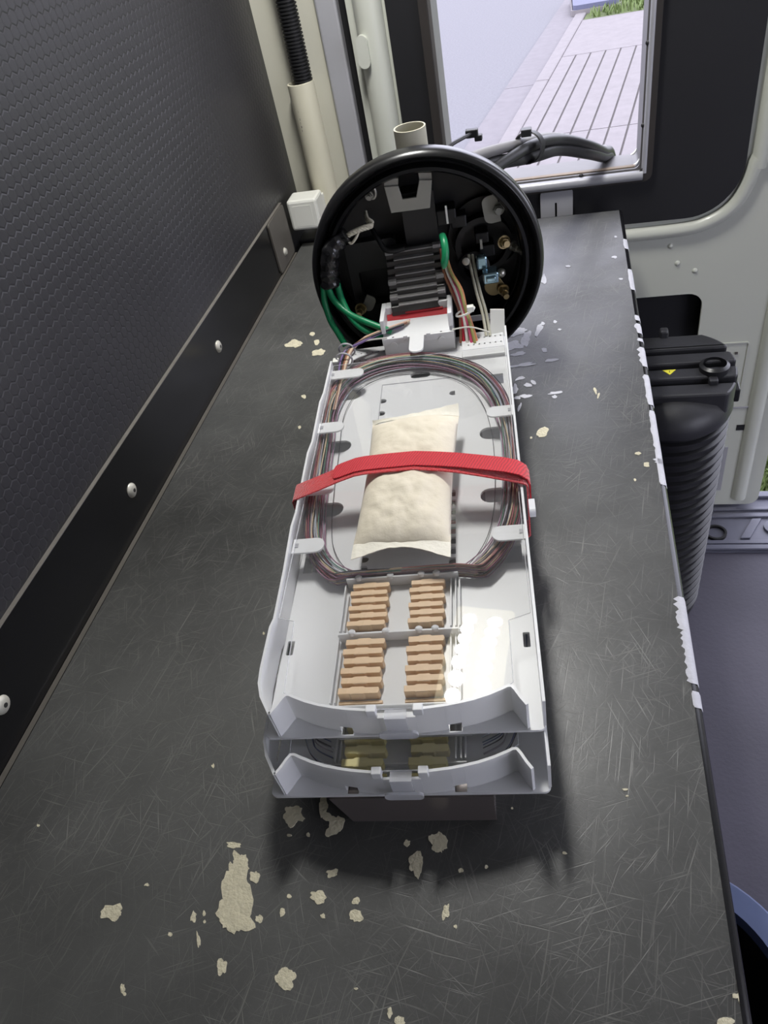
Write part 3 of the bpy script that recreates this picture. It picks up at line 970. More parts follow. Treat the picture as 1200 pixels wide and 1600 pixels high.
# coloured tubes leaving on the right
k = 0
for name, off, pp in (('orange', 5, 0), ('beige', 1, 0), ('red', -4, 0), ('white', -1, .003), ('blue', -3, -.006), ('brown', -7, 0), ('pink', 3, .004), ('orange', 8, .003), ('olive', 6, .006)):
    j = random.Random(k)
    k += 1
    pts = [at(691 + off * .4, 388, -.010), at(699 + off * .7, 425 + j.uniform(-4, 4), -.020 - pp), at(712 + off * 1.1, 452, -.032 - pp),
           at(722 + off * .8, 482, -.042 - pp), at(728 + off * 1.2, 508, -.052 - pp), at(732 + off * 1.7, 536, -.062 - pp)]
    MB().tube(smooth_path(pts, 30), 0.0016, 8).build('buffer_tube', WIRE[name], cl, smooth=60)
p = at(727, 487, -.050)
MB().tube([(p.x + 0.0095 * math.cos(a), p.y + 0.006 * math.sin(a), p.z + 0.003 * math.cos(a)) for a in [R(15 * i) for i in range(24)]], 0.0011, 6, closed=True).build('cable_tie', 'white_plastic_warm', cl, smooth=60)
p = at(734, 482, -.052)
MB().box(p.x - 0.003, p.x + 0.004, p.y - 0.003, p.y + 0.003, p.z - 0.003, p.z + 0.003).build('tie_head', 'white_plastic_warm', cl, bevel=0.0008)
for (a, b_, c) in ((732, 744, 757), (738, 750, 763)):
    MB().tube(smooth_path([at(a, 398, 0.012), at(a + 4, 420, 0.0), at(b_, 455, -.020), at(c - 3, 490, -.040), at(c + 3, 525, -.058)], 24), 0.0016, 8).build('cream_wire', WIRE['cream'], cl, smooth=60)
a0, a1 = at(766, 484, -.046), at(788, 484, -.046)
b0, b1 = at(766, 524, -.056), at(789, 524, -.056)
MB().add([a0, a1, b1, b0] + [q + Vector((0, 0.0012, 0.0004)) for q in (a0, a1, b1, b0)],
         [(0, 1, 2, 3), (7, 6, 5, 4), (0, 4, 5, 1), (1, 5, 6, 2), (2, 6, 7, 3), (3, 7, 4, 0)]).build('blank_tag', 'white_plastic_warm', cl)
pts = [at(722 + i * 4.2, 506 - 9 * math.sin(math.pi * i / 11), -.030) for i in range(12)]
MB().strip([(q.x, q.y) for q in pts], 0.0016, pts[5].z - 0.003, pts[5].z + 0.003).build('white_band', 'van_grey', cl, smooth=40)
# ports on the back of the base
MB().lathe([(0.0165, 0.0), (0.0165, 0.058), (0.0148, 0.058), (0.0148, 0.002)], 28, Matrix.Translation(CI @ Vector((-0.148, 0.800, 0.180)))).build('port_stub', 'pvc', cl, smooth=40)
MB().box(-0.02, 0.02, 0.055, 0.078, 0.165, 0.185).build('stub_bracket', 'base_inner', cl, bevel=0.002)
for (x, z_) in ((0.03, 0.165), (0.052, 0.15), (0.045, 0.175)):
    MB().lathe([(0.011, 0.05), (0.011, 0.085), (0.009, 0.092), (0, 0.092)], 20, align((x, 0, z_), (0, 1, 0))).build('cable_boot', 'base_black', cl, smooth=40)

# steel tray carrier under the trays, resting on the bench
TY = R(5.65)
T0 = Vector((-0.1, 0.2, 0.0))
TM = Matrix.Translation(T0) @ Matrix.Rotation(TY, 4, 'Z')
cr = empty('tray_carrier', T0, TY)
tag(cr, 'dark glossy metal channel lying on the bench beneath the trays', 'bracket')
MB().add([(-0.036, -0.003, 0), (0.056, -0.003, 0), (0.056, -0.0015, 0.0285), (-0.046, -0.0015, 0.0285),
          (-0.036, 0.001, 0), (0.056, 0.001, 0), (0.056, 0.001, 0.0285), (-0.046, 0.001, 0.0285)],
         [(0, 1, 2, 3), (7, 6, 5, 4), (0, 4, 5, 1), (1, 5, 6, 2), (2, 6, 7, 3), (3, 7, 4, 0)]).build('front_plate', 'box_dark', cr)
MB().box(-0.042, 0.056, 0.001, 0.46, 0.027, 0.0285).build('deck', 'box_dark', cr)
MB().box(0.0545, 0.056, 0.001, 0.46, 0.0, 0.027).build('side_plate', 'box_dark', cr)
MB().box(-0.038, -0.0365, 0.001, 0.46, 0.0, 0.027).build('side_plate', 'box_dark', cr)

# ================================================================== SPLICE TRAYS
UC = 0.0035
FRONT = [(-0.0735, 0.0015), (-0.0705, 0.006), (-0.0675, 0.0115), (-0.0655, 0.0142), (-0.0630, 0.0143), (-0.0600, 0.0128), (-0.052, 0.0093), (-0.043, 0.0064), (-0.034, 0.0044)]
FMID = [(-0.034, 0.0044), (-0.030, 0.0037), (-0.026, 0.003)]
FCEN = [(-0.026, 0.003), (-0.015, 0.0018), (-0.008, 0.0014)]
WH = 0.028


def mirror(pts):
    return [(2 * UC - x, y) for x, y in pts]


def make_tray(name, loc, label, finger_mat, rows, upper):
    t = empty(name, loc, TY)
    tag(t, label, 'tray', 'stacked splice trays')
    # floor with its cut openings
    ol = rrect(-0.083, 0.0905, 0.0, 0.462, 0.004)
    if upper:
        hs = []
        for u, v in ((-0.068, 0.375), (-0.070, 0.293), (-0.068, 0.2085)):
            hs.append(rrect(u - 0.0125, u + 0.0125, v - 0.0085, v + 0.0085, 0.0082, 5, (1, 1, 0, 0)))
        for u, v in ((0.0715, 0.375), (0.0715, 0.291), (0.0700, 0.2095)):
            hs.append(rrect(u - 0.0125, u + 0.0125, v - 0.0085, v + 0.0085, 0.0082, 5, (0, 0, 1, 1)))
        hs.append([(-0.0800, 0.1385), (-0.0560, 0.1385), (-0.0600, 0.156), (-0.0800, 0.156)])
        hs.append([(0.0600, 0.135), (0.0860, 0.135), (0.0860, 0.153), (0.0660, 0.153)])
        for v in [0.130 + 0.0107 * i for i in range(9)]:
            hs.append(rrect(0.0320, 0.0375, v - 0.0035, v + 0.0035, 0.0033, 4, (0, 0, 1, 1)))
        for v in (0.128, 0.1385, 0.149, 0.3379, 0.3581):
            hs.append(rrect(-0.0345, -0.0290, v - 0.0035, v + 0.0035, 0.0033, 4, (1, 1, 0, 0)))
        hs.append(rrect(0.0320, 0.0375, 0.3557, 0.3627, 0.0033, 4, (0, 0, 1, 1)))
        hs.append(rrect(-0.007, 0.013, 0.392, 0.402, 0.0048))
        hs += [rrect(-0.0337, -0.0263, 0.0010, 0.0125, 0.0004), rrect(0.0333, 0.0407, 0.0010, 0.0125, 0.0004)]
        hs.append(rrect(0.0815, 0.0860, 0.060, 0.072, 0.0008))
        hs.append(rrect(-0.0805, -0.0755, 0.063, 0.075, 0.0008))
        for i in range(7):
            for v in (0.436, 0.448):
                hs.append(circle(0.0520 + i * 0.0055, v, 0.00085, 6))
        for i in range(5):
            for v in (0.434, 0.448):
                hs.append(circle(-0.066 + i * 0.0065, v, 0.00085, 6))
    else:
        hs = [rrect(-0.0337, -0.0263, 0.0010, 0.0125, 0.0004), rrect(0.0333, 0.0407, 0.0010, 0.0125, 0.0004), rrect(-0.06, 0.06, 0.15, 0.42, 0.01)]  # unseen centre opening added so the upper tray's holes look dark
    MB().prism(ol, 0.0, 0.002, holes=hs).build('floor_plate', 'white_plastic', t)
    # side walls: straight run, curled in at the front left
    lw = [(-0.0835, 0.40), (-0.0838, 0.345), (-0.0855, 0.33), (-0.0845, 0.27), (-0.0862, 0.255), (-0.0850, 0.18), (-0.0860, 0.165), (-0.0842, 0.12), (-0.0835, 0.075),
          (-0.0850, 0.068), (-0.0850, 0.035), (-0.0842, 0.024), (-0.0810, 0.014), (-0.0735, 0.0015)]
    MB().strip(lw, 0.0018, 0.002, WH).build('side_wall', 'white_plastic', t, smooth=35)
    MB().strip([(0.0900, 0.428), (0.0900, 0.003)], 0.0018, 0.002, WH).build('side_wall', 'white_plastic', t)
    # front wall: fins, curved corners, cable notches
    for fn in (lambda q: q, mirror):
        MB().strip(fn(FRONT), 0.0018, 0.002, WH).build('front_corner', 'white_plastic', t, smooth=35)
        MB().strip(fn(FMID), 0.0018, 0.0075, WH).build('front_bridge', 'white_plastic', t)
        MB().strip(fn(FCEN), 0.0018, 0.002, WH).build('front_wall', 'white_plastic', t, smooth=35)
        x = fn([(-0.0105, 0)])[0][0]
        MB().box(x - 0.003, x + 0.003, -0.001, 0.004, WH - 0.004, WH + 0.002).build('lid_clip', 'white_plastic', t, bevel=0.0005)
    MB().strip([(-0.008, 0.0014), (2 * UC + 0.008, 0.0014)], 0.0018, 0.002, WH - 0.008).build('front_wall', 'white_plastic', t)
    # lid: clear sheet, narrower in front, hooked tab in the middle
    lid = [(-0.0815, 0.396), (-0.0815, 0.078), (-0.0700, 0.074), (-0.0675, 0.0175), (-0.0640, 0.0165), (-0.052, 0.0115), (-0.034, 0.0065), (-0.015, 0.0038), (0.022, 0.0038),
           (0.041, 0.0065), (0.059, 0.0115), (0.0705, 0.0165), (0.0735, 0.0185), (0.0735, 0.065), (0.0875, 0.070), (0.0875, 0.396)]
    L_ = MB().prism(lid, 0.0232, 0.0244).build('clear_lid', 'clear_lid', t)
    MB().tube([(x, y, 0.0246) for x, y in lid], 0.00035, 5, closed=True).build('lid_edge', 'clear_tab', L_)
    MB().box(UC - 0.0065, UC + 0.0065, -0.0018, 0.0042, 0.0228, 0.0244).build('lid_tongue', 'clear_tab', L_)
    MB().box(UC - 0.0065, UC + 0.0065, -0.0030, -0.0018, 0.008, 0.0244).build('lid_hook', 'clear_tab', L_)
    MB().prism(rrect(UC - 0.0120, UC + 0.0120, 0.0045, 0.0115, 0.0034), -0.0048, -0.0030, m=XZ).build('lid_grip', 'clear_tab', L_, bevel=0.0006)
    # retaining tabs
    if upper:
        for (v, ln) in ((0.383, 0.034), (0.2965, 0.0235), (0.2137, 0.0245), (0.1485, 0.0245)):
            o_ = MB().prism(rrect(-0.0840, -0.0840 + ln, v - 0.0073, v + 0.0073, 0.0065, 5, (1, 1, 0, 0)), 0.0208, 0.0222).build('retaining_tab', 'white_plastic', t)
            MB().box(-0.0822, -0.0795, v - 0.0018, v + 0.0022, 0.0222, 0.0227).build('tab_slot', 'van_grey', o_)
        for (v, ln) in ((0.2945, 0.0225), (0.213, 0.0225), (0.1460, 0.0235)):
            o_ = MB().prism(rrect(0.0892 - ln, 0.0892, v - 0.0073, v + 0.0073, 0.0065, 5, (0, 0, 1, 1)), 0.0208, 0.0222).build('retaining_tab', 'white_plastic', t)
            MB().box(0.0852, 0.0880, v - 0.0018, v + 0.0022, 0.0222, 0.0227).build('tab_slot', 'van_grey', o_)
        # raised panel outline and seams
        MB().box(-0.0352, -0.0346, 0.165, 0.386, 0.002, 0.0024).build('panel_seam', 'van_grey', t)
        MB().box(-0.0352, 0.0340, 0.3856, 0.3864, 0.002, 0.0024).build('panel_seam', 'van_grey', t)
        MB().box(0.0470, 0.0890, 0.4135, 0.4143, 0.002, 0.0026).build('panel_seam', 'van_grey', t)
        MB().box(0.0450, 0.0880, 0.4150, 0.4600, 0.002, 0.0060).build('rear_block', 'white_plastic', t, bevel=0.0006)
        for i in range(7):
            for v in (0.436, 0.448):
                MB().lathe([(0.0009, 0.0002), (0, 0.0002)], 8, Matrix.Translation((0.0520 + i * 0.0055, v, 0.0060))).build('peg_hole', 'van_grey', t)
        MB().box(-0.0720, -0.0345, 0.426, 0.456, 0.002, 0.0040).build('rear_block', 'white_plastic', t, bevel=0.0006)
        for i in range(6):
            for v in (0.434, 0.448):
                MB().lathe([(0.0009, 0.0002), (0, 0.0002)], 8, Matrix.Translation((-0.068 + i * 0.0062, v, 0.0040))).build('peg_hole', 'van_grey', t)
        # hinge head
        hd = MB().box(-0.0345, 0.0385, 0.4380, 0.470, 0.002, 0.0235).build('hinge_head', 'white_plastic', t, bevel=0.0008)
        MB().prism([(0.4380, 0.0235), (0.4700, 0.0235), (0.4700, 0.0300), (0.4600, 0.0300)], -0.0340, 0.0380, m=YZ).build('head_slope', 'white_plastic', hd, bevel=0.0005)
        MB().box(-0.0350, 0.0390, 0.4355, 0.4395, 0.0170, 0.0245).build('head_lip', 'white_plastic', hd, bevel=0.0006)
        MB().prism(rrect(-0.0060, 0.0085, 0.4050, 0.438, 0.0066, 5, (1, 0, 0, 1)), 0.0228, 0.0246).build('head_tab', 'white_plastic', hd, bevel=0.0003)
        for u in (-0.0235, 0.0260):
            MB().lathe([(0.0035, 0.0), (0.0035, 0.0012), (0, 0.0012)], 16, align((u, 0.4355, 0.0165), (0, -1, 0))).build('head_boss', 'white_plastic', hd, smooth=40)
            MB().lathe([(0.0011, 0.0002), (0, 0.0002)], 10, Matrix.Translation((u, 0.4375, 0.0245))).build('head_hole', 'van_grey', hd)
        for u in (-0.0105, 0.0130):
            MB().box(u - 0.0022, u + 0.0022, 0.4345, 0.4375, 0.0200, 0.0262).build('head_clip', 'white_plastic', hd, bevel=0.0004)
        for sgn in (-1, 1):
            u = 0.002 + sgn * 0.0345
            MB().box(u - 0.0022, u + 0.0022, 0.440, 0.478, 0.028, 0.0430).build('head_cheek', 'white_plastic', hd, bevel=0.0006)
            u = 0.002 + sgn * 0.0275
            MB().box(u - 0.0052, u + 0.0052, 0.468, 0.480, 0.028, 0.0425).build('head_knuckle', 'white_plastic', hd, bevel=0.0012)
        MB().add([(-0.030, 0.4625, 0.0300), (0.034, 0.4625, 0.0300), (0.034, 0.4675, 0.0345), (-0.030, 0.4675, 0.0345), (-0.030, 0.4675, 0.029), (0.034, 0.4675, 0.029)],
                 [(0, 1, 2, 3), (3, 2, 5, 4), (0, 4, 5, 1), (0, 3, 4), (1, 5, 2)]).build('red_latch', 'red_plastic', hd)
        MB().box(-0.025, 0.029, 0.4665, 0.4690, 0.0340, 0.0362).build('latch_bar', 'red_plastic', hd, bevel=0.0005)
    # splice holder
    h = empty('splice_holder')
    h.parent = t
    blocks = ((0.0745, 0.1210, 0.0068, 0.1165), (0.0180, 0.0715, 0.0076, 0.0668)) if upper else ((0.0180, 0.0715, 0.0085, 0.0620),)
    frame_mat = 'white_plastic' if upper else 'white_plastic'
    for bi, (v0, v1, pt, vs_) in enumerate(blocks):
        MB().prism(rrect(-0.0440, 0.0412, v0, v1, 0.0022), 0.002, 0.0032).build('holder_base', frame_mat, h)
        MB().box(-0.0415, 0.0400, v1 - 0.0016, v1, 0.0032, 0.0125).build('holder_wall', frame_mat, h, bevel=0.0004)
        for u in (-0.0425, -0.0395, 0.0345, 0.0378, 0.0405):
            MB().box(u - 0.0006, u + 0.0006, v0 + 0.002, v1 - (0.002 if u != -0.0395 else 0.012), 0.0032, 0.0078).build('holder_rail', frame_mat, h, bevel=0.0003)
        MB().box(-0.0440, 0.0412, v0, v0 + 0.0012, 0.0032, 0.0060).build('holder_wall', frame_mat, h, bevel=0.0003)
        for u in (-0.0325, -0.009, 0.0135, 0.0245):
            MB().lathe([(0.0026, 0.0), (0.0026, 0.0022), (0.0018, 0.0030), (0, 0.0030)], 14, align((u, v1 - 0.0002, 0.0105), (0, 0.35, 1))).build('holder_knob', frame_mat, h, smooth=40)
        proto = {}
        for (u0, u1) in ((-0.0362, -0.0099), (0.0065, 0.0300)):
            ln = u1 - u0
            ol_ = [(0, 0), (ln * .28, 0), (ln * .33, -0.0006), (ln * .62, -0.0006), (ln * .67, 0), (ln, 0), (ln + .0008, pt * .3), (ln, pt * .60), (ln * .67, pt * .60), (ln * .62, pt * .70), (ln * .33, pt * .70), (ln * .28, pt * .60), (0, pt * .60)]
            key = round(ln, 5)
            for r_ in range(rows):
                if key not in proto:
                    o_ = MB().prism(ol_, 0.0032, 0.0105).build('splice_finger', finger_mat, h, bevel=0.0004)
                    proto[key] = o_
                else:
                    o_ = link(proto[key].copy())
                    o_.parent = h
                o_.location = (u0 - (0.0012 if r_ % 2 else 0), vs_ - pt * r_ - pt * .55, 0)
            MB().box(u0 - 0.001, u1 + 0.001, vs_ - pt * rows - 0.0008, vs_ - pt * rows + 0.001, 0.0032, 0.0055).build('finger_strip', finger_mat, h)
        if not upper:
            for r_ in range(4):
                v = vs_ - pt * (r_ + 0.5) + 0.0012
                MB().tube([(-0.040, v, 0.0125), (0.046, v, 0.0125)], 0.0013, 8).build('clear_rod', 'clear_tab', h, smooth=60)
    return t


low = make_tray('splice_tray', TM @ Vector((0, -0.001, 0.030)), 'lower white plastic splice tray with olive splice fingers, under the other tray', 'olive_plastic', 6, False)
up_loc = TM @ Vector((0, 0.0235, 0.058))
upp = make_tray('splice_tray', up_loc, 'upper white plastic splice tray with tan splice fingers and clear lid, carrying the packet', 'tan_plastic', 6, True)
UM = Matrix.Translation(up_loc) @ Matrix.Rotation(TY, 4, 'Z')
UI = UM.inverted()

# ------------------------------------------------------------------ coiled fibres in the upper tray
fl = empty('fibre_coil', up_loc, TY)
tag(fl, 'oval coil of thin coloured optical fibres lying in the upper tray', 'fibre coil')
loop_px = [(512, 640), (503, 700), (494, 760), (489, 815), (491, 855), (508, 887), (540, 907), (590, 922), (650, 926), (705, 915), (748, 890), (780, 855), (797, 815), (803, 765),
           (801, 705), (793, 655), (777, 615), (748, 585), (705, 569), (655, 564), (605, 569), (565, 582), (535, 602)]
loop = [UI @ on_z(p, 0.068) for p in loop_px]
NP = 96
base_loop = smooth_path(loop, NP, closed=True)
cen = sum(base_loop, Vector()) / NP
fr = random.Random(21)
for k in range(72):
    o1 = fr.gauss(0, 0.0030)
    ph, am, fq = fr.uniform(0, 6.28), fr.uniform(0.0006, 0.0030), fr.choice((1, 1, 2, 2, 3))
    zz, ph2 = fr.uniform(0.0045, 0.0150), fr.uniform(0, 6.28)
    pts = []
    for i, p in enumerate(base_loop):
        d = (base_loop[(i + 1) % NP] - base_loop[i - 1]).normalized()
        nrm = Vector((d.y, -d.x, 0))
        s = 2 * math.pi * i / NP
        off = max(-0.0095, min(0.0068, o1 + am * math.sin(fq * s + ph)))
        q = p + nrm * (off if nrm.dot(p - cen) > 0 else -off)
        q.z = max(0.0032, zz + 0.002 * math.sin(s * 2 + ph2))
        q.x = max(-0.0825, min(0.0875, q.x))
        q.y = max(0.1240 - 0.005 * max(0.0, min(1.0, (abs(q.x - 0.0) - 0.040) / 0.026)), q.y)
        pts.append(q)
    MB().tube(pts, fr.choice((0.00040, 0.00048, 0.00056)), 5, closed=True).build('fibre', FIB[fr.choice((0, 0, 1, 2, 3, 4, 5, 5, 6, 7, 8, 9, 9, 10, 11))], fl, smooth=80)
pts = [q.copy() for q in base_loop]
for i, q in enumerate(pts):
    dv = (q - cen)
    q.x = cen.x + dv.x * 0.82
    q.y = max(0.126, cen.y + dv.y * 0.93)
    q.z = 0.004
MB().tube(pts, 0.0003, 5, closed=True).build('fibre', FIB[7], fl, smooth=80)
# fibres in the lower tray, seen along its front edge
lf = empty('fibre_coil', TM @ Vector((0, -0.001, 0.030)), TY)
tag(lf, 'loose dark fibres curving along the front of the lower tray', 'fibre coil')
for k in range(9):
    g = fr.uniform(0, 0.018)
    zz = fr.uniform(0.004, 0.018)
    for fn in (lambda q: q, lambda q: [(2 * UC - x, y, z_) for x, y, z_ in q]):
        pts = smooth_path(fn([(-0.079 + g * .5, 0.12, zz), (-0.076 + g * .6, 0.07, zz), (-0.066 + g * .6, 0.034 + g * .5, zz), (-0.056, 0.020 + g, zz), (-0.0445, 0.0135 + g, zz)]), 30)
        MB().tube(pts, 0.0004, 5).build('fibre', FIB[fr.choice((0, 4, 7, 7, 8, 10))], lf, smooth=80)

# tube bundle entering the upper tray at the rear left, held by two ring ties
tb = empty('tube_bundle', UM @ Vector((-0.07, 0.43, 0.004)), TY)
tag(tb, 'bundle of red, white, violet and brown tubes entering the tray through grey ring ties', 'tube bundle')
TBI = tb.matrix_world.inverted() if False else (Matrix.Translation(UM @ Vector((-0.07, 0.43, 0.004))) @ Matrix.Rotation(TY, 4, 'Z')).inverted()


def tbp(px, py, z):
    return TBI @ on_z((px, py), z)


for i, (cname, dx, dz) in enumerate((('red', 4, 0), ('white', 0, .003), ('violet', -5, 0), ('brown', 2, .004), ('black', -3, .004), ('pink', 7, .002), ('violet', -7, .003), ('beige', 6, .004), ('white', 9, .001))):
    pts = [tbp(634 + dx, 505 - dx * .6, .085 + dz), tbp(600 + dx, 517 - dx * .6, .084 + dz), tbp(566 + dx, 532 - dx * .8, .080 + dz), tbp(547 + dx * .8, 545 - dx * .3, .076 + dz), tbp(539 + dx * .7, 560, .074 + dz),
           tbp(534 + dx * .6, 580, .072 + dz), tbp(529 + dx * .5, 602, .070 + dz), tbp(520 + dx * .5, 640, .068 + dz)]
    MB().tube(smooth_path(pts, 30), [0.0014] * 20 + [0.0012 - 0.0008 * j / 9 for j in range(10)], 8).build('buffer_tube', WIRE[cname], tb, smooth=60)
for (px, py) in ((541, 547), (537, 562)):
    c = tbp(px + 1, py, 0.0775)
    d = (tbp(534, 580, .074) - tbp(548, 543, .078)).normalized()
    m = align(c, d)
    MB().tube([m @ Vector((0.0085 * math.cos(a), 0.0080 * math.sin(a), 0)) for a in [2 * math.pi * i / 32 for i in range(32)]], 0.0010, 6, closed=True).build('ring_tie', 'van_grey', tb, smooth=60)
c = tbp(525, 566, 0.076)
MB().box(c.x - .003, c.x + .003, c.y - .004, c.y + .004, c.z - .003, c.z + .003).build('tie_head', 'white_plastic_warm', tb, bevel=0.0008)
MB().tube(smooth_path([tbp(545, 545, .080), tbp(570, 533, .084), tbp(605, 528, .084)], 14), 0.0008, 6).build('loose_fibre', WIRE['white'], tb, smooth=60)
MB().tube(smooth_path([tbp(706, 515, .092), tbp(735, 511, .094), tbp(765, 519, .090)], 14), 0.0007, 6).build('loose_fibre', WIRE['white'], tb, smooth=60)

# ------------------------------------------------------------------ paper packet on the lid
pk = empty('absorbent_packet', UM @ Vector((0.003, 0.21, 0.0248)), TY)
tag(pk, 'cream paper packet with crimped ends lying on the upper tray lid', 'packet')
NU, NV = 46, 84
c00, c10, c11, c01 = Vector((-0.0385, -0.0715)), Vector((0.0335, -0.0760)), Vector((0.0405, 0.0800)), Vector((-0.0355, 0.0780))


def pk_xy(s, t):
    a = c00.lerp(c10, s)
    b_ = c01.lerp(c11, s)
    p = a.lerp(b_, t)
    p.x += -0.0030 * math.sin(math.pi * t) * (1 - 2 * s) * -0.6
    return p


def pk_h(s, t):
    e = (1 - abs(2 * s - 1) ** 3.2) ** 0.6 * (1 - abs(2 * t - 1) ** 7) ** 0.7
    n1 = noise.noise(Vector((s * 3, t * 4, 1.0))) * 0.0022
    n2 = noise.noise(Vector((s * 5 + t * 6, t * 12 - s * 4, 5.0))) * 0.0016
    n3 = abs(noise.noise(Vector((s * 9 - t * 3, t * 17 + s * 6, 9.0)))) * 0.0012
    sag = -0.0030 * math.exp(-((t - 0.53) / 0.07) ** 2)
    return max(0.0012, e * (0.0155 + n1 + n2 - n3 + sag))


vs, fs = [], []
for j in range(NV + 1):
    for i in range(NU + 1):
        s, t_ = i / NU, j / NV
        p = pk_xy(s, t_)
        vs.append((p.x, p.y, pk_h(s, t_)))
k0 = len(vs)
for j in range(NV + 1):
    for i in range(NU + 1):
        p = pk_xy(i / NU, j / NV)
        vs.append((p.x * 0.97, p.y, 0.0002))
W1 = NU + 1
for j in range(NV):
    for i in range(NU):
        a = j * W1 + i
        fs.append((a, a + 1, a + W1 + 1, a + W1))
        fs.append((k0 + a, k0 + a + W1, k0 + a + W1 + 1, k0 + a + 1))
for i in range(NU):
    fs.append((i, k0 + i, k0 + i + 1, i + 1))
    a = NV * W1 + i
    fs.append((a, a + 1, k0 + a + 1, k0 + a))
for j in range(NV):
    a = j * W1
    fs.append((a, a + W1, k0 + a + W1, k0 + a))
    a = j * W1 + NU
    fs.append((a, k0 + a, k0 + a + W1, a + W1))
MB().add(vs, fs).build('pouch', 'paper', pk, smooth=80)


def seal(t_edge, depth_fn, lift_fn, name):
    vs, fs = [], []
    n = 40
    for i in range(n + 1):
        s = i / n
        p = pk_xy(s, t_edge)
        h0 = pk_h(s, 0.03 if t_edge == 0 else 0.97) * 0.55
        d = depth_fn(s)
        z1 = lift_fn(s)
        for k, f in enumerate((-.25, 0.0, 0.5, 1.0)):
            zc = h0 * (1 - max(0, f)) + z1 * max(0, f) + 0.0009 * noise.noise(Vector((s * 12, f * 3, t_edge * 7)))
            vs.append((p.x, p.y + d * f, max(zc, 0.0004)))
    m = len(vs)
    vs += [(x, y, z_ + 0.0006) for x, y, z_ in vs]
    for i in range(n):
        for k in range(3):
            a = i * 4 + k
            fs.append((a, a + 1, a + 5, a + 4))
            fs.append((m + a, m + a + 4, m + a + 5, m + a + 1))
        fs.append((i * 4 + 3, i * 4 + 3 + m, i * 4 + 7 + m, i * 4 + 7))
    MB().add(vs, fs).build(name, 'paper_seal', pk, smooth=60)


seal(0.0, lambda s: -0.0125 + 0.0080 * math.sin(math.pi * s) ** 1.3, lambda s: 0.0015 + 0.0035 * math.sin(math.pi * s), 'crimped_end')
seal(1.0, lambda s: 0.0025 + 0.0095 * max(0, (s - 0.3)) ** 1.2, lambda s: 0.0035 + 0.003 * s, 'crimped_end')

# ------------------------------------------------------------------ red strap around tray stack and packet
st = empty('hook_strap', up_loc, TY)
tag(st, 'red hook-and-loop strap buckled around the trays and packet', 'strap')
ring = [(-0.0890, 0.0275), (-0.070, 0.0320), (-0.050, 0.0372), (-0.038, 0.0398), (-0.030, 0.0408), (-0.010, 0.0412), (0.010, 0.0411), (0.030, 0.0402), (0.042, 0.0390), (0.060, 0.0360), (0.078, 0.0325), (0.0905, 0.0298),
        (0.0930, 0.0285), (0.0938, 0.0260), (0.0938, 0.0), (0.0938, -0.0250), (0.0925, -0.0265), (0.080, -0.0272), (0.060, -0.0276), (-0.04, -0.0276), (-0.080, -0.0272), (-0.0885, -0.0260), (-0.0900, -0.024),
        (-0.0898, 0.0), (-0.0898, 0.0260)]


def v_of(u):
    return 0.2035 + (0.0085 if u > -0.04 else 0.0085 * (u + 0.09) / 0.05) - max(0.0, (u - 0.01)) * 0.18


def band(path, wd, th, material, name, dv=0.0, closed=True, lift=0.0):
    n = len(path)
    vs, fs = [], []
    for i, (u, z_) in enumerate(path):
        a = path[i - 1] if (closed or i > 0) else path[0]
        b_ = path[(i + 1) % n] if (closed or i < n - 1) else path[-1]
        d = Vector((b_[0] - a[0], b_[1] - a[1])).normalized()
        nn = Vector((-d.y, d.x))
        if nn.dot(Vector((u, z_ - 0.005))) < 0:
            nn = -nn
        vc = v_of(u) + dv
        wv = wd
        if not closed and i == 0:
            wv = wd * 0.55
        if not closed and i == 1:
            wv = wd * 0.9
        for (sv, sn) in ((-.5, 0), (.5, 0), (.5, 1), (-.5, 1)):
            q = nn * (lift + th * sn)
            vs.append((u + q.x, vc + sv * wv, z_ + q.y))
    for i in range(n if closed else n - 1):
        k = (i + 1) % n
        for j in range(4):
            l = (j + 1) % 4
            fs.append((i * 4 + j, i * 4 + l, k * 4 + l, k * 4 + j))
    if not closed:
        fs += [(0, 1, 2, 3), tuple(4 * (n - 1) + j for j in (3, 2, 1, 0))]
    return MB().add(vs, fs).build(name, material, st, smooth=50)


band(ring, 0.0185, 0.0011, 'red_fuzz', 'loop_side')
over = [(-0.0555, 0.0358), (-0.0545, 0.0362), (-0.050, 0.0372), (-0.038, 0.0398), (-0.030, 0.0408), (-0.010, 0.0412), (0.010, 0.0411), (0.030, 0.0408), (0.042, 0.0402), (0.060, 0.0385), (0.078, 0.0365), (0.0880, 0.0340),
        (0.0930, 0.0300), (0.0945, 0.0255), (0.0945, 0.012)]
band(over, 0.0170, 0.0011, 'red_webbing', 'webbing_end', dv=0.0028, closed=False, lift=0.0013)
MB().prism(rrect(0.166, 0.181, 0.0145, 0.0225, 0.003), 0.0940, 0.0985, m=YZ).build('buckle', 'white_plastic', st, bevel=0.0012)

# ================================================================== CABLES BEHIND THE CLOSURE
cb = [(0.03, 0.165), (0.052, 0.15), (0.045, 0.175)]


def wpt(x, z_):
    return CM @ Vector((x, 0.085, z_))


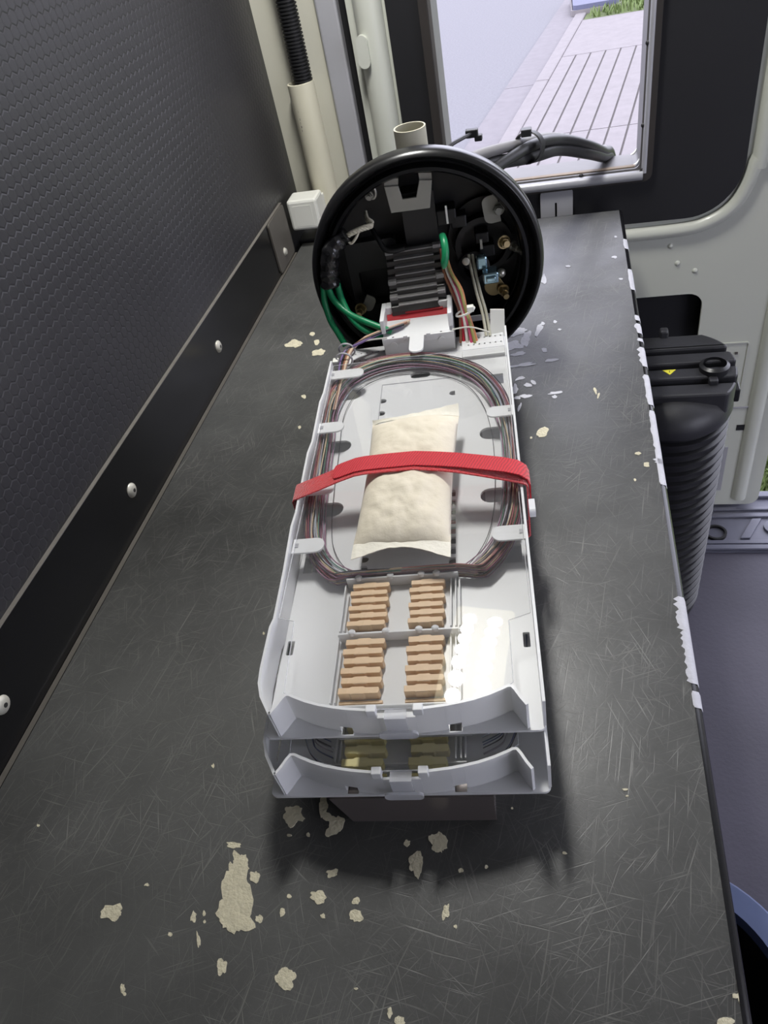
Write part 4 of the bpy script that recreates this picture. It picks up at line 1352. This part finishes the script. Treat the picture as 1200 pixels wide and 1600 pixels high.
specs = (('cable_black', 0.0080, 0, 'thickest black cable, lowest of the bundle behind the closure', 0.0, 0.0),
         ('cable_black', 0.0065, 1, 'black cable in the middle of the bundle behind the closure', 0.004, 0.012),
         ('cable_grey', 0.0062, 2, 'grey cable on top of the bundle behind the closure', -0.012, 0.016))
for material, r_, k, lab, dx, dz in specs:
    s0 = wpt(*cb[k])
    w_ = empty('cable', s0)
    tag(w_, lab, 'cable', 'cables behind the closure')
    pts = [s0, s0 + Vector((0.008, 0.045, 0.004)), Vector((-0.038 + dx, 0.945, 0.146 + dz)), Vector((-0.002 + dx * .8, 1.05, 0.116 + dz)), Vector((0.034 + dx * .5, 1.115, 0.086 + dz * .9)),
           Vector((0.060 + dx * .5, 1.180, 0.056 + dz * .6)), Vector((0.074 + dx * .4, 1.222, 0.036 + dz * .5)), Vector((0.084 + dx * .4, 1.248, -0.04)), Vector((0.088 + dx * .4, 1.250, -0.4)), Vector((0.088 + dx * .4, 1.255, -1.2))]
    MB().tube([p - s0 for p in smooth_path(pts, 60)], r_, 12).build('sheath', material, w_, smooth=60)
bt = empty('cable_tie', (-0.036, 0.945, 0.157))
tag(bt, 'black tie binding the cables behind the closure', 'cable tie')
m = align((0, 0, 0), (0.25, 0.9, -0.2))
MB().lathe([(0.0165, -0.008), (0.0180, -0.007), (0.0180, 0.007), (0.0165, 0.008)], 24, m, closed=True).build('band', 'rubber_black', bt, smooth=40)
MB().box(-0.008, 0.004, -0.008, 0.004, 0.014, 0.022).build('head', 'cable_black', bt, bevel=0.001)
zt = empty('zip_tie', on_y((702, 229), 0.80))
tag(zt, 'black zip tie sticking up beside the pipe stub above the closure', 'zip tie')
q = on_y((738, 208), 0.84) - on_y((702, 229), 0.80)
MB().tube(smooth_path([q * -0.6 + Vector((0, 0, -0.006)), (0, 0, 0), q * 0.5 + Vector((0, 0, 0.0006)), q], 12), 0.0019, 6).build('tail', 'cable_black', zt, smooth=60)
MB().box(q.x - 0.007, q.x + 0.006, q.y - 0.004, q.y + 0.004, q.z - 0.004, q.z + 0.004).build('head', 'cable_black', zt, bevel=0.001)
MB().box(q.x + 0.002, q.x + 0.010, q.y - 0.004, q.y + 0.004, q.z - 0.008, q.z - 0.002).build('strap_end', 'cable_black', zt, bevel=0.001)

# ================================================================== PIPE, CONDUIT AND BOX IN THE CORNER
pv = empty('plastic_pipe', (-0.361, 1.158, 0.0))
tag(pv, 'cream plastic pipe standing in the rear corner below the corrugated conduit', 'pipe')
MB().lathe([(0.0195, 0.0), (0.0195, 0.218), (0.0172, 0.2185), (0.0172, 0.004)], 36, Matrix.Rotation(R(-0.5), 4, 'Y')).build('pipe_wall', 'pvc', pv, smooth=40)
for i in range(7):
    a = R(-122 + (i % 2) * 2)
    p = Vector((0.0197 * math.cos(a), 0.0197 * math.sin(a), 0.190 - i * 0.0052))
    MB().box(-0.0004, 0.0004, -0.0012, 0.0012, -0.0018, 0.0014, Matrix.Translation(p) @ Matrix.Rotation(a, 4, 'Z')).build('worn_print', 'ink', pv)
cn = empty('corrugated_conduit', (-0.358, 1.158, 0.205))
tag(cn, 'black corrugated conduit coming out of the cream corner pipe', 'conduit')
prof = []
zc = 0.0
while zc < 0.66:
    prof += [(0.0118, zc), (0.0140, zc + 0.0009), (0.0140, zc + 0.0026), (0.0118, zc + 0.0035)]
    zc += 0.0044
MB().lathe(prof, 24).build('corrugation', 'rubber_black', cn, smooth=25)
wb = empty('white_block', (-0.404, 1.105, 0.030))
tag(wb, 'white plastic block mounted on the corner pipe above the bench', 'block')
MB().box(-0.004, 0.044, -0.012, 0.028, 0.0, 0.046).build('cover', 'white_plastic_warm', wb, bevel=0.004)
MB().box(0.004, 0.034, -0.0123, -0.011, 0.006, 0.038).build('face_panel', 'white_plastic_warm', wb, bevel=0.0002)
MB().box(0.024, 0.044, 0.024, 0.036, 0.008, 0.038).build('pipe_clip', 'white_plastic_warm', wb, bevel=0.001)

# ================================================================== CORRUGATED CLOSURE COVER ON THE FLOOR
DX, DY = 0.150, 0.945
dr = empty('closure_cover', (DX, DY, FLOOR_Z))
tag(dr, 'tall black ribbed closure cover standing on the floor beside the bench', 'cover')
DR = 0.084
prof = [(0.0, 0.0), (DR - 0.012, 0.0), (DR - 0.003, 0.008)]
zc = 0.012
while zc < 0.425:
    g = 1.0 - 0.03 * (1 - zc / 0.45)
    prof += [((DR - 0.0035) * g, zc), ((DR - 0.0035) * g, zc + 0.009), (DR * g + 0.0015, zc + 0.0115), (DR * g + 0.0020, zc + 0.0150), ((DR - 0.0035) * g, zc + 0.0175)]
    zc += 0.0188
prof += [(DR - 0.002, 0.436), (0, 0.436)]
MB().lathe(prof, 72).build('ribbed_body', 'drum_black', dr, smooth=30)
MB().lathe([(DR - 0.004, 0.430), (DR + 0.002, 0.432), (DR + 0.004, 0.440), (DR + 0.002, 0.454), (DR - 0.006, 0.466), (DR - 0.03, 0.476), (0, 0.480)], 72).build('domed_head', 'drum_dusty', dr, smooth=45)
# stepped ribs across the head, cut to its round outline
for (y0, y1, h) in ((-0.054, -0.026, 0.486), (-0.022, 0.003, 0.493), (0.007, 0.032, 0.499), (0.036, 0.072, 0.505)):
    ol = []
    ya, yb = y0, y1
    def xr(y):
        return math.sqrt(max(0, (DR + 0.003) ** 2 - y * y))
    n = 8
    ol = [(xr(ya + (yb - ya) * i / n), ya + (yb - ya) * i / n) for i in range(n + 1)] + [(-xr(yb - (yb - ya) * i / n), yb - (yb - ya) * i / n) for i in range(n + 1)]
    if y0 == -0.020:
        ol = [(min(x, 0.036), y) for x, y in ol]
    MB().prism(ol, 0.450, h).build('head_rib', 'drum_dusty', dr, bevel=0.004)
MB().lathe([(0.020, 0.440), (0.020, 0.500), (0.0155, 0.503), (0.0155, 0.444)], 24, Matrix.Translation((0.056, -0.004, 0)), closed=True).build('clamp_socket', 'drum_black', dr, smooth=40)
MB().box(0.046, 0.058, -0.034, -0.022, 0.47, 0.494).build('clamp_lug', 'drum_dusty', dr, bevel=0.002)
MB().box(0.074, 0.094, -0.012, 0.010, 0.440, 0.462).build('clamp_lug', 'drum_black', dr, bevel=0.002)
MB().box(-0.010, 0.002, 0.066, 0.080, 0.46, 0.516).build('lifting_lug', 'drum_dusty', dr, bevel=0.003)
MB().box(-0.066, -0.046, -0.004, 0.018, 0.48, 0.512).build('grey_clip', 'blue_grey', dr, bevel=0.002)
MB().prism([(0.006, -0.001), (-0.0035, -0.013), (-0.012, -0.001)], 0.4932, 0.4938).build('warning_triangle', 'yellow_print', dr)
MB().box(-0.0034, -0.0026, -0.0075, -0.0030, 0.4938, 0.4940).build('warning_mark', 'ink', dr)

# ================================================================== TUB ON THE FLOOR, BOTTOM RIGHT
q = on_z((1173, 1412), -0.36)
tubo = empty('tub', (q.x - 0.078, q.y - 0.088, FLOOR_Z))
tag(tubo, 'black round tub with blue-grey rim on the floor under the bench edge', 'tub')
MB().lathe([(0.0, 0.0), (0.085, 0.0), (0.108, 0.285), (0.104, 0.285), (0.080, 0.006), (0.0, 0.006)], 64).build('wall', 'rubber_black', tubo, smooth=40)
MB().lathe([(0.100, 0.280), (0.126, 0.280), (0.126, 0.294), (0.122, 0.300), (0.100, 0.300)], 64, closed=True).build('rim', 'blue_grey', tubo, smooth=40)

# ================================================================== CEILING LAMP (its reflection shows in the lid)
lp = empty('ceiling_lamp', (-0.166, 0.826, 0.862), R(-6.5))
tag(lp, 'rectangular pale LED lamp on the van roof, mirrored in the tray lid', 'lamp')
MB().box(-0.062, 0.062, -0.124, 0.124, 0.012, 0.038).build('housing', 'white_plastic_warm', lp, bevel=0.003)
MB().prism(rrect(-0.057, 0.057, -0.118, 0.118, 0.010), 0.004, 0.0118).build('lens', 'lamp_lens', lp)
for i in range(7):
    for j in (-0.026, 0.022):
        MB().lathe([(0.0130, 0.0), (0.011, -0.003), (0, -0.004)], 16, Matrix.Translation((j, -0.096 + i * 0.030, 0.0038))).build('diode', 'led', lp)
